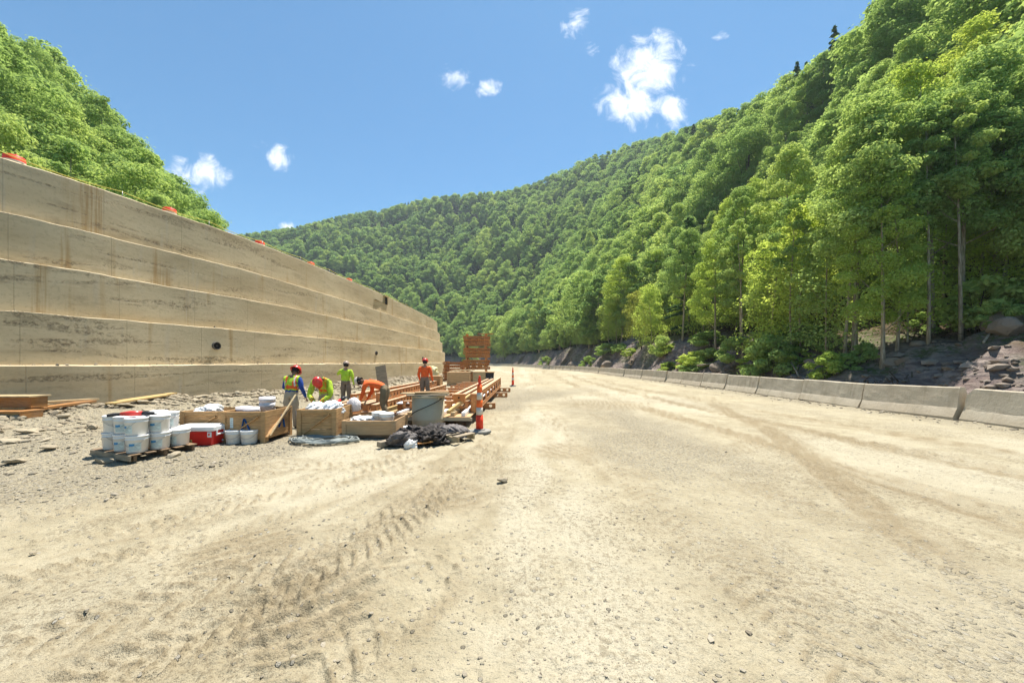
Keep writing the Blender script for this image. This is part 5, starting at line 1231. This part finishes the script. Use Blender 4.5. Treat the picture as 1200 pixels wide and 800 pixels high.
# loose walers lying side by side to the left
LW = [(-4.05, 10.9, 9.6, 0, 'orange holed waler lying nearest the low crate'), (-4.42, 11.2, 9.6, 0, 'orange holed waler second from the low crate'), (-4.80, 10.7, 9.2, 0, 'orange holed waler third from the low crate'), (-5.2, 11.3, 8.8, 0, 'orange holed waler in front of the drinking worker'),
      (-4.22, 11.6, 9.0, .28, 'upper orange waler stacked on the two nearest the low crate'), (-4.95, 11.6, 7.6, .28, 'upper orange waler stacked toward the wall'), (-5.65, 11.6, 6.0, 0, 'orange waler lying closest to the rubble heap')]
for (x, y, L, z, lab) in LW:
    o = link('steel_waler', waler_mesh(L, H=.27, Wd=.17, n=int(L/.34), r_=.075, inset=.012), None, (x+.05*L/2*.6, y+L/2, gz(x, y+2)+z+.07), (0, 0, R(88.2)+rng.uniform(-.012, .012))); tag(o, lab, 'steel beam')
for y in (11.9, 15.6, 19.2):
    b = MB(); b.box((0, 0, .035), (2.2, .09, .07)); tag(b.build('dunnage_timber', M['wood_dark'], None, .003, (-4.75, y, gz(-4.6, y)), (0, 0, .03)), 'dark timber laid under the loose orange walers', 'timber', 'timbers under the walers')
for i, (a, c, lab) in enumerate((((-4.0, 9.6, .12), (-3.25, 12.0, .30), 'yellow timber beam slanting up beside the bending worker'), ((-3.75, 9.9, .08), (-2.9, 12.3, .22), 'lower yellow timber beam beside the low crate'), ((-5.4, 10.2, .10), (-4.2, 10.35, .13), 'orange timber lying across the near waler ends'))):
    z = gz(-3.6, 10); b = MB(); b.bar((a[0], a[1], z+a[2]), (c[0], c[1], z+c[2]), .09, .16 if i < 2 else .12); tag(b.build('timber_beam', M['wood_yellow' if i < 2 else 'wood_orange'], None, .004), lab, 'timber')
for i, (x, y, w_, d_, h_, lab) in enumerate(((-2.72, 10.25, .46, .34, .0, 'short orange holed beam on the ground left of the steel drum'), (-2.75, 10.45, .46, .34, .22, 'short orange beam stacked on the one left of the steel drum'))):
    o = link('steel_beam', waler_mesh(.62, H=.21, Wd=.14, n=2, r_=.055), None, (x-.15, y, gz(x, y)+h_+.02), (0, 0, .05)); tag(o, lab, 'beam')
b = MB(); b.box((-2.85, 10.3, gz(-2.8, 10.3)+.46), (.62, .45, .03)); tag(b.build('board', M['lid'], None, .003), 'white panel lying on the two short orange beams', 'board')
b = MB(); b.bar((0, 0, 0), (-.28, .22, 1.45), .42, .03, 0, (0, 1, 0)); tag(b.build('board', M['wood_grey'], None, .003, (-5.0, 14.6, gz(-5, 14.6)+.02)), 'grey board leaning upright behind the bending worker', 'board')
# boxes and bag beyond the orange shirted worker
def simple_box(name, x, y, w_, d_, h_, yaw, mt, lab, cat='crate', frame=True):
    e = empty(name, (x, y, gz(x, y)), yaw, lab, cat)
    b = MB(); b.box((0, 0, h_/2+.03), (w_, d_, h_-.06)); b.build('body', M[mt], e, .005)
    if frame:
        for sx in (-1, 1):
            b = MB(); b.box((sx*(w_/2-.05), -d_/2-.012, h_/2), (.09, .022, h_)); b.build('post', M[mt], e, .003)
        b = MB(); b.box((0, 0, h_+.008), (w_+.03, d_+.03, .022)); b.build('top_board', M['ply'], e, .003)
    return e
simple_box('plywood_box', -4.2, 19.8, .78, .7, .88, .1, 'wood', 'brown box standing right of the orange shirted worker', 'box')
simple_box('plywood_box', -4.5, 21.2, .9, .7, .80, -.1, 'ply', 'plywood box under the pale yellow sack', 'box')
rumple('sack', 'pale yellow sack slumped on a box near the wall end', 'sack', (-4.55, 21.1, gz(-4.5, 21)+1.05), (.75, .6, .75), 'bag_yellow', 22, .4)
simple_box('plywood_crate', -3.65, 25.6, 1.55, 1.1, .88, .02, 'ply', 'wide pinkish plywood crate before the stacked formwork')
simple_box('plywood_crate', -2.25, 25.8, .86, 1.0, .92, -.02, 'wood_pale', 'narrow yellowish plywood crate beside the black bin')
bn = empty('black_bin', (-1.62, 25.9, gz(-1.6, 26)), .05, 'open black plastic bin with a rope handle at the stack foot', 'bin')
b = MB(); b.prism([(-.30, 0), (.30, 0), (.36, .86), (-.36, .86)], -.35, .35); b.build('body', M['black'], bn, .02)
b = MB(); b.tube([(-.2+.4*i/8, -.37, .58-.18*math.sin(math.pi*i/8)) for i in range(9)], .016, 6); b.build('handle', M['wire'], bn)
b = MB(); b.box((0, -.02, .895), (.82, .8, .05)); b.build('lid', M['wood'], bn, .005)
for q in range(5):
    b = MB(); b.bar((-4.2+q*.3, 25.5, gz(-4, 26)+.97), (-3.9+q*.3, 26.3, gz(-4, 26)+1.04), .10, .05); tag(b.build('timber', M['wood_pale']), 'pale short timber lying on the wide plywood crate', 'timber', 'short timbers on the plywood crate')
# tall stack of formwork beams: cross layers with dark gaps
sx_, sy_ = -3.0, 31.5; z = gz(sx_, sy_); bw = waler_mesh(1.95, H=.235, Wd=.2, n=11, r_=.05); bs = waler_mesh(1.3, H=.05, Wd=.3, n=3, r_=.01); bt = waler_mesh(1.3, H=.175, Wd=.16, n=3, r_=.03)
for k in range(12):
    for q, y in enumerate((-.5, -.25, 0., .25, .5)):
        o = link('steel_waler', bw, None, (sx_+rng.uniform(-.17, .17), sy_+y, z), (0, 0, rng.uniform(-.04, .04))); tag(o, 'orange holed waler laid crosswise in the tall steel stack', 'steel beam', 'walers of the tall stack')
    z += .238
    for x in ((-.80, .80) if k % 3 == 2 else (-.80, -.25, .28, .80)):
        o = link('steel_spacer', bt if k % 3 == 2 else bs, None, (sx_+x+rng.uniform(-.04, .04), sy_, z), (0, 0, R(90)+rng.uniform(-.02, .02))); tag(o, 'short orange spacer beam between two courses of the tall stack', 'steel beam', 'spacers of the tall stack')
    z += (.177 if k % 3 == 2 else .052)
o = link('steel_spacer', bs, None, (sx_+.75, sy_-.2, z), (0, 0, .2)); tag(o, 'short orange beam lying loose on top of the tall stack', 'steel beam')
z = gz(-5.2, 33)
for k in range(6):
    for q in range(2):
        o = link('steel_waler', bw, None, (-5.15+rng.uniform(-.08, .08), 33.0+q*.5, z), (0, 0, rng.uniform(-.03, .03))); tag(o, 'orange waler in the lower stack between wall end and tall stack', 'steel beam', 'walers of the lower stack')
    z += .236
    for x in (-.7, .7):
        o = link('steel_spacer', bs, None, (-5.15+x, 33.2, z), (0, 0, R(90))); tag(o, 'short spacer beam in the lower steel stack', 'steel beam', 'spacers of the lower stack')
    z += .052

# ------------------------------------------------------------------ timber by the wall, and the line of drums and rope on top
def timber_box(px0, px1, py0, py1, lab):
    p = G(px1, py1, 0); x1 = p.x; h_ = (py1-py0)/F*p.y; L = 1.7
    e = empty('timber_form', (x1-L/2, p.y+.25, gz(x1, p.y)-.16), 0, lab, 'timber form'); return e, L, h_
e, L, h_ = timber_box(0, 21, 482, 499, 'lower orange timber form box at the picture edge')
b = MB(); b.box((0, 0, h_/2), (L, .36, h_-.09)); b.build('web', M['wood_yellow'], e)
for zz in (.025, h_-.025):
    b = MB(); b.box((0, 0, zz), (L+.06, .5, .045)); b.build('flange', M['wood_orange'], e, .004)
b = MB(); b.box((L/2+.01, 0, h_/2), (.035, .46, h_-.1)); b.build('end_board', M['wood_orange'], e, .004)
e2 = empty('timber_form', (e.location.x-.25, e.location.y+.35, e.location.z+h_+.004), .02, 'upper orange timber form box resting on the lower one', 'timber form')
b = MB(); b.box((0, 0, .16), (1.7, .36, .28)); b.build('web', M['wood_orange'], e2)
b = MB(); b.box((0, 0, .325), (1.76, .48, .04)); b.build('flange', M['wood_pale'], e2, .004)
for i, (a, c, lab) in enumerate((((20, 497), (108, 484), 'lowest plank of the pile leaning toward the wall foot'), ((22, 494), (112, 481), 'upper plank of the pile beside the timber boxes'), ((24, 491), (60, 485), 'short plank on the plank pile'),
                                 ((128, 486), (196, 476), 'yellowish plank along the wall foot'), ((140, 482), (204, 474), 'second yellowish plank at the wall foot'), ((178, 492), (215, 490), 'pale strip of wood on the gravel behind the pails'))):
    pa, pc_ = G(*a), G(*c)
    for p in (pa, pc_):
        while polydist(np.array([p.x]), np.array([p.y]), WALL)[0][0] < .35: p *= .97; p.z = 0
    za, zc_ = gz(pa.x, pa.y)+.10+.10*(i in (1, 2)), gz(pc_.x, pc_.y)+.10+.08*(i == 1)
    b = MB(); b.bar((pa.x, pa.y, za), (pc_.x, pc_.y, zc_), .24, .07 if i < 3 else .05); tag(b.build('plank', M['wood_pale' if i in (1, 2, 5) else ('wood_orange' if i == 0 else 'wood_yellow')], None, .004), lab, 'plank')
for (px, lab) in ((18, 'orange drum peeking over the wall top at the picture edge'), (198, 'orange drum peeking over the wall before the wooded slope'), (304, 'third orange drum along the wall top from the picture edge'), (365, 'fourth orange drum along the wall top from the picture edge'), (409, 'farthest orange drum along the wall top')):
    p, iw, j = on_wall(px, SETBACK*4+.62); e = empty('traffic_drum', (p[0], p[1], 7.34), 0, lab, 'drum')
    b = MB(); b.lathe([(.29, .06), (.285, .32), (.27, .33)], 22); b.lathe([(.265, .33), (.26, .56), (.25, .57)], 22); b.lathe([(.245, .57), (.235, .84), (.20, .87), (.002, .875)], 22, 0, None, True, False); b.build('body', M['orange_red'], e)
    for z0, z1, r_ in ((.36, .46, .267), (.60, .70, .247)):
        b = MB(); b.lathe([(r_, z0), (r_-.003, z1)], 22, 0, None, True, False); b.build('band', M['band'], e)
    b = MB(); b.tube([(-.09, 0, .87), (-.08, 0, .93), (.08, 0, .93), (.09, 0, .87)], .016, 6); b.build('handle', M['orange_red'], e)
    b = MB(); b.lathe([(.36, 0), (.36, .04), (.30, .07)], 22); b.build('base', M['rubber'], e)
re = empty('rope_line', (0, 0, 0), 0, 'yellow rope strung on short stakes along the wall top', 'rope')
sel = [j for j in range(len(wp)) if 5 < wp[j][1] < 46][::14]; pr_ = []
for j in sel:
    p = wp[j]+inw[j]*(SETBACK*4+.10); b = MB(); b.tube([(p[0], p[1], 7.75), (p[0], p[1], 8.08)], .012, 6); b.build('stake', M['wire'], re); pr_.append((p[0], p[1], 8.06))
pp = []
for a, c in zip(pr_[:-1], pr_[1:]):
    for q in range(6): k = q/6; pp.append((a[0]+(c[0]-a[0])*k, a[1]+(c[1]-a[1])*k, a[2]+(c[2]-a[2])*k-.10*math.sin(math.pi*k)))
b = MB(); b.tube(pp, .014, 6); b.build('rope', M['rope'], re)
# ------------------------------------------------------------------ people: one skinned body each, clothes and hats as children
def person(loc, yaw, J, cloth, label, hat=None, hat_style='cap', vest=False, scale=1.0, head_dir=(0, 1, -.1), gloves=True):
    """J: joints in a local frame, x right, y forward (the way the person faces), z up"""
    J = {k: Vector(v) for k, v in J.items()}
    V, E, Rr, cl = [], [], [], []
    def add(p, r_, link_=None, c='shirt'):
        V.append(tuple(p)); Rr.append(r_); cl.append(c)
        if link_ is not None: E.append((link_, len(V)-1))
        return len(V)-1
    pe = add(J['pelvis'], (.168, .135), None, 'trousers'); J['waist'] = J['pelvis'].lerp(J['chest'], .42)
    wa = add(J['waist'], (.162, .128), pe); chs = add(J['chest'], (.182, .140), wa); nk0 = chs
    up = (J['neck']-J['chest']).normalized()
    nb_ = add(J['neck'], (.066, .066), chs, 'skin')
    hd = Vector(head_dir).normalized(); hu = (J['head']-J['neck']).normalized(); hr = hd.cross(hu).normalized(); hd = hu.cross(hr)
    h0 = add(J['head']-hu*.075+hd*.012, (.064, .070), nb_, 'skin'); h1 = add(J['head']+hd*.004, (.080, .094), h0, 'skin'); h2 = add(J['head']+hu*.075, (.070, .084), h1, 'skin')
    nose = add(J['head']+hd*.108-hu*.012, (.013, .013), h1, 'skin')
    for s in ('L', 'R'):
        sg = -1 if s == 'L' else 1
        sh = add(J['sh'+s], (.082, .082), chs, 'sleeve'); el = add(J['el'+s], (.058, .058), sh, 'sleeve'); m = add(J['el'+s].lerp(J['wr'+s], .45), (.052, .052), el, 'sleeve'); wr = add(J['wr'+s], (.031, .031), m, 'sleeve')
        fd = (J['wr'+s]-J['el'+s]).normalized(); hc = J['wr'+s]+fd*.075; palm = add(hc, (.036, .022), wr, 'hand'); pd = add(hc+fd*.03, (.038, .018), palm, 'hand')
        side = fd.cross(Vector((0, 0, 1)) if abs(fd.z) < .8 else Vector((0, 1, 0))).normalized(); inn = fd.cross(side).normalized()
        for q, (o_, L) in enumerate(((-.028, .058), (-.009, .070), (.010, .066), (.028, .052))):
            a = add(hc+fd*.055+side*o_, (.0095, .0095), pd, 'hand'); b_ = add(hc+fd*(.055+L*.5)+side*o_*1.1+inn*.008, (.009, .009), a, 'hand'); add(hc+fd*(.055+L*.85)+side*o_*1.1+inn*.032, (.008, .008), b_, 'hand')
        a = add(hc+fd*.005-side*.045, (.0115, .0115), palm, 'hand'); add(hc+fd*.05-side*.062+inn*.014, (.0095, .0095), a, 'hand')
        hp = add(J['hip'+s], (.112, .112), pe, 'trousers'); md_ = add(J['hip'+s].lerp(J['kn'+s], .5), (.098, .098), hp, 'trousers'); kn = add(J['kn'+s], (.082, .082), md_, 'trousers'); cf = add(J['kn'+s].lerp(J['an'+s], .4), (.076, .076), kn, 'trousers'); an = add(J['an'+s], (.066, .066), cf, 'trousers')
        he = add(J['an'+s]+Vector((0, -.03, -.055)), (.043, .038), an, 'boot'); add(J['an'+s]+Vector((.012*sg, .15, -.066)), (.040, .030), an, 'boot')
    me = bpy.data.meshes.new('person'); me.from_pydata(V, E, []); o = link('person', me)
    md = o.modifiers.new('skin', 'SKIN'); md.use_smooth_shade = True; md.branch_smoothing = .6
    sv = me.skin_vertices[0].data
    for i, r_ in enumerate(Rr): sv[i].radius = r_
    sv[0].use_root = True
    ss = o.modifiers.new('sub', 'SUBSURF'); ss.levels = 2; ss.render_levels = 2
    dg = bpy.context.evaluated_depsgraph_get(); dg.update(); ev = o.evaluated_get(dg); m2 = bpy.data.meshes.new_from_object(ev)
    o.modifiers.clear(); old = o.data; o.data = m2; bpy.data.meshes.remove(old); m2.name = 'person body'
    m2.materials.clear(); order_ = ['shirt', 'sleeve', 'trousers', 'boot', 'skin', 'hand']
    for k in order_: m2.materials.append(M[cloth[k]])
    co = np.empty(len(m2.vertices)*3); m2.vertices.foreach_get('co', co); co = co.reshape(-1, 3)
    VV_, best, cls = np.array(V), None, None
    D, Cc = [], []
    for a, b_ in E:
        A_2, B_2 = VV_[a], VV_[b_]; ab = B_2-A_2; tt = np.clip(((co-A_2)@ab)/(ab@ab+1e-9), 0, 1); d = np.linalg.norm(co-(A_2+tt[:, None]*ab), axis=1)
        ra = np.array([Rr[a][0]+(Rr[b_][0]-Rr[a][0])*q for q in tt]); D.append(d/ra); Cc.append(np.where(tt < .5, order_.index(cl[a]), order_.index(cl[b_])))
    D = np.array(D); Cc = np.array(Cc); pick = D.argmin(0); cls = Cc[pick, np.arange(len(co))]
    mi = [int(np.bincount([cls[v] for v in p.vertices]).argmax()) for p in m2.polygons]; m2.polygons.foreach_set('material_index', mi)
    m2.polygons.foreach_set('use_smooth', [True]*len(m2.polygons))
    o.location = loc; o.rotation_euler = (0, 0, yaw); o.scale = (scale,)*3; tag(o, label, 'person')
    # loose cloth: folds pushed along the normals
    nrm_ = np.empty(len(co)*3); m2.vertices.foreach_get('normal', nrm_); nrm_ = nrm_.reshape(-1, 3)
    fold = (fbm(co[:, 0]*9+co[:, 1]*5, co[:, 2]*8, 401, 3)-.45)*.035*np.isin(cls, (0, 1, 2)); co2 = co+nrm_*(fold+.006*np.isin(cls, (0, 2)))[:, None]
    m2.vertices.foreach_set('co', co2.ravel()); m2.update()
    HM = Matrix((hr, hd, hu)).transposed().to_4x4(); HM.translation = J['head']
    # face: eyes, brows, mouth, ears
    b = MB()
    for sx in (-1, 1):
        b.lathe([(.001, -.011), (.009, -.006), (.011, 0), (.009, .006), (.001, .011)], 10, 0, HM @ Matrix.Translation((sx*.032, .086, .010)), True, False)
        b.lathe([(.001, -.03), (.012, -.02), (.016, 0), (.013, .02), (.001, .03)], 8, 1, HM @ Matrix.Translation((sx*.086, -.004, -.002)), True, False)
    b.box((0, .086, -.052), (.042, .012, .008), 2, M=HM)
    b.build('face', [M['hair'], M[cloth['skin']], M['red']], o)
    b = MB(); b.lathe([(.087, -.05), (.094, .0), (.088, .045), (.06, .085), (.002, .098)], 16, 0, HM @ Matrix.Translation((0, -.012, .004)) @ Matrix.Scale(1.1, 4, (0, 1, 0)), True, False); b.build('hair', M['hair'], o)
    if hat:
        H2_ = HM @ Matrix.Translation((0, -.006, .045)) @ Matrix.Rotation(R(-6), 4, 'X'); b = MB()
        b.lathe([(.120, 0), (.121, .03), (.112, .07), (.085, .105), (.045, .122), (.002, .126)], 24, 0, H2_ @ Matrix.Scale(1.14, 4, (0, 1, 0)), True, False)
        b.box((0, 0, .122), (.02, .20, .012), 0, M=H2_)
        h_ = b.build('hard_hat', M[hat], o)
        b = MB()
        if hat_style == 'full': b.lathe([(.118, .004), (.150, -.010), (.152, -.005), (.120, .012)], 24, 0, H2_ @ Matrix.Scale(1.14, 4, (0, 1, 0)), True, False)
        else:
            vs = []; n = 11
            for i in range(n):
                a = math.pi*(.14+.72*i/(n-1)); vs += [(math.cos(a)*.120, math.sin(a)*.137, .006), (math.cos(a)*.128, math.sin(a)*.137+.062*math.sin(a), -.010)]
            b.add(vs, [(2*i, 2*i+1, 2*i+3, 2*i+2) for i in range(n-1)]+[(2*i, 2*i+2, 2*i+3, 2*i+1) for i in range(n-1)], 0, H2_)
        b.build('brim', M[hat], h_)
    nv = nrm_
    if vest:                                            # a shell of the torso faces a little proud of the shirt
        ax = (J['neck']-J['pelvis']).normalized(); L = (J['neck']-J['pelvis']).length
        hq = ((co-np.array(J['pelvis']))@np.array(ax))/L; keep = []
        for p in m2.polygons:
            q = np.mean([hq[v] for v in p.vertices]); k = mi[p.index]; xs = abs(np.mean([co[v][0] for v in p.vertices]))
            if .20 < q < 1.06 and k in (0, 1) and xs < .205 and not (k == 1 and q < .62): keep.append(p.index)
        vid = sorted({v for i in keep for v in m2.polygons[i].vertices}); mp = {v: n for n, v in enumerate(vid)}
        vs = [tuple(co2[v]+nv[v]*.016) for v in vid]; fs = [tuple(mp[v] for v in m2.polygons[i].vertices) for i in keep]
        vm = bpy.data.meshes.new('vest'); vm.from_pydata(vs, [], fs)
        for k in vest: vm.materials.append(M[k])
        for pi, i in enumerate(keep):
            c = np.mean([co[v] for v in m2.polygons[i].vertices], 0); q = np.mean([hq[v] for v in m2.polygons[i].vertices]); m_ = 0
            if .26 < q < .44: m_ = 1
            if .32 < q < .38: m_ = 2
            if .085 < abs(c[0]) < .15 and q > .30: m_ = 1
            if .108 < abs(c[0]) < .132 and q > .30: m_ = 2
            vm.polygons[pi].material_index = m_; vm.polygons[pi].use_smooth = True
        link('safety_vest', vm, o)
    return o
def stance(w=.11, lean=0.):
    return dict(hipL=(-.095, 0, .92), hipR=(.095, 0, .92), knL=(-w, .03, .50), knR=(w, .02, .50), anL=(-w-.01, -.01, .105), anR=(w+.01, .0, .105))
def cloth(shirt, sleeve, trousers, skin='skin', hand='glove', boot='boot'): return dict(shirt=shirt, sleeve=sleeve, trousers=trousers, skin=skin, hand=hand, boot=boot)
# the worker in the vest, back turned, looking down at his hands
p = Vector((-5.56, 9.3)); J = dict(pelvis=(0, 0, .96), chest=(0, .05, 1.27), neck=(0, .10, 1.47), head=(0, .18, 1.57), shL=(-.185, .07, 1.40), shR=(.185, .07, 1.40), elL=(-.27, .10, 1.13), elR=(.275, .05, 1.12), wrL=(-.17, .30, 1.02), wrR=(.27, .20, .90), **stance(.12))
person((p.x, p.y, gz(p.x, p.y)-.05), -.08, J, cloth('blue_cloth', 'blue_cloth', 'khaki', 'skin_dark'), 'worker in red hard hat and yellow orange vest over a blue shirt, back turned', 'hat_red', 'full', ('lime', 'orange_cloth', 'silver'), .925, (0, .85, -.35))
# the worker bent over the crate, red helmet toward us
p = Vector((-4.80, 9.55)); J = dict(pelvis=(0, -.06, .88), chest=(0, .24, 1.16), neck=(0, .38, 1.23), head=(0, .50, 1.20), shL=(-.20, .32, 1.18), shR=(.20, .32, 1.18), elL=(-.27, .42, .84), elR=(.25, .44, .84), wrL=(-.10, .56, .70), wrR=(.08, .58, .70),
    hipL=(-.095, -.06, .85), hipR=(.095, -.06, .85), knL=(-.13, .10, .48), knR=(.13, .08, .48), anL=(-.13, -.04, .105), anR=(.13, -.05, .105))
person((p.x, p.y, gz(p.x, p.y)-.01), math.pi+.10, J, cloth('lime_shirt', 'lime', 'khaki'), 'worker in red helmet and lime shirt bent over the middle crate, facing us', 'hat_red', 'cap', ('lime_shirt', 'orange_cloth', 'lime'), .97, (0, .35, -.95))
# the worker drinking by the wall
p = Vector((-6.25, 13.9)); J = dict(pelvis=(0, 0, .97), chest=(0, .0, 1.30), neck=(0, .02, 1.50), head=(0, .03, 1.63), shL=(-.19, .01, 1.43), shR=(.19, .01, 1.43), elL=(-.36, .08, 1.26), elR=(.27, -.02, 1.16), wrL=(-.22, .20, 1.46), wrR=(.29, .04, .92), **stance(.12))
person((p.x, p.y, gz(p.x, p.y)), .05, J, cloth('lime', 'lime', 'brown_cloth'), 'worker in lime shirt and brown trousers standing by the wall, hand raised', 'hat_brown', 'cap', False, .955, (-.1, 1, .05))
# the worker in orange bent over the walers, seen from the side
p = Vector((-3.52, 10.15)); J = dict(pelvis=(0, -.05, .93), chest=(0, .33, 1.12), neck=(0, .55, 1.14), head=(0, .70, 1.12), shL=(-.19, .46, 1.10), shR=(.19, .46, 1.10), elL=(-.22, .50, .83), elR=(.22, .46, .84), wrL=(-.16, .60, .62), wrR=(.16, .58, .60),
    hipL=(-.095, -.05, .90), hipR=(.095, -.05, .90), knL=(-.12, -.02, .49), knR=(.13, .06, .49), anL=(-.14, -.22, .105), anR=(.13, .02, .105))
person((p.x, p.y, gz(p.x, p.y)), R(90)-.12, J, cloth('orange_cloth', 'orange_cloth', 'olive', 'skin_dark'), 'worker in orange shirt bent double over the orange beams, olive trousers', 'hat_white', 'cap', False, .97, (0, .72, -.7))
# the worker in orange walking away
p = Vector((-3.42, 14.5)); J = dict(pelvis=(0, 0, .97), chest=(0, .02, 1.30), neck=(0, .03, 1.50), head=(0, .04, 1.63), shL=(-.19, .02, 1.43), shR=(.19, .02, 1.43), elL=(-.255, -.03, 1.15), elR=(.265, .0, 1.15), wrL=(-.25, .10, .93), wrR=(.29, .10, .92), **stance(.12))
person((p.x, p.y, gz(p.x, p.y)), -.05, J, cloth('orange_cloth', 'orange_cloth', 'brown_cloth', 'skin', 'glove'), 'worker in long orange shirt standing among the formwork, back turned', 'hat_red', 'cap', False, .955, (.1, 1, -.05))
bpy.context.view_layer.update()

# ------------------------------------------------------------------ the summer air of the gorge: one closed box of thin even haze
HAZE = .00028
b = MB(); b.box((40, 0, 112), (1500, 1500, 229)); hm, t = material('summer haze')
pv = t.n('ShaderNodeVolumePrincipled', ins={'Color': (.80, .90, 1.0, 1), 'Density': HAZE, 'Anisotropy': .25}); t.n('ShaderNodeOutputMaterial', ins={'Volume': pv.outputs[0]})
tag(b.build('haze', hm), 'thin pale summer haze filling the gorge', 'haze', kind='stuff')
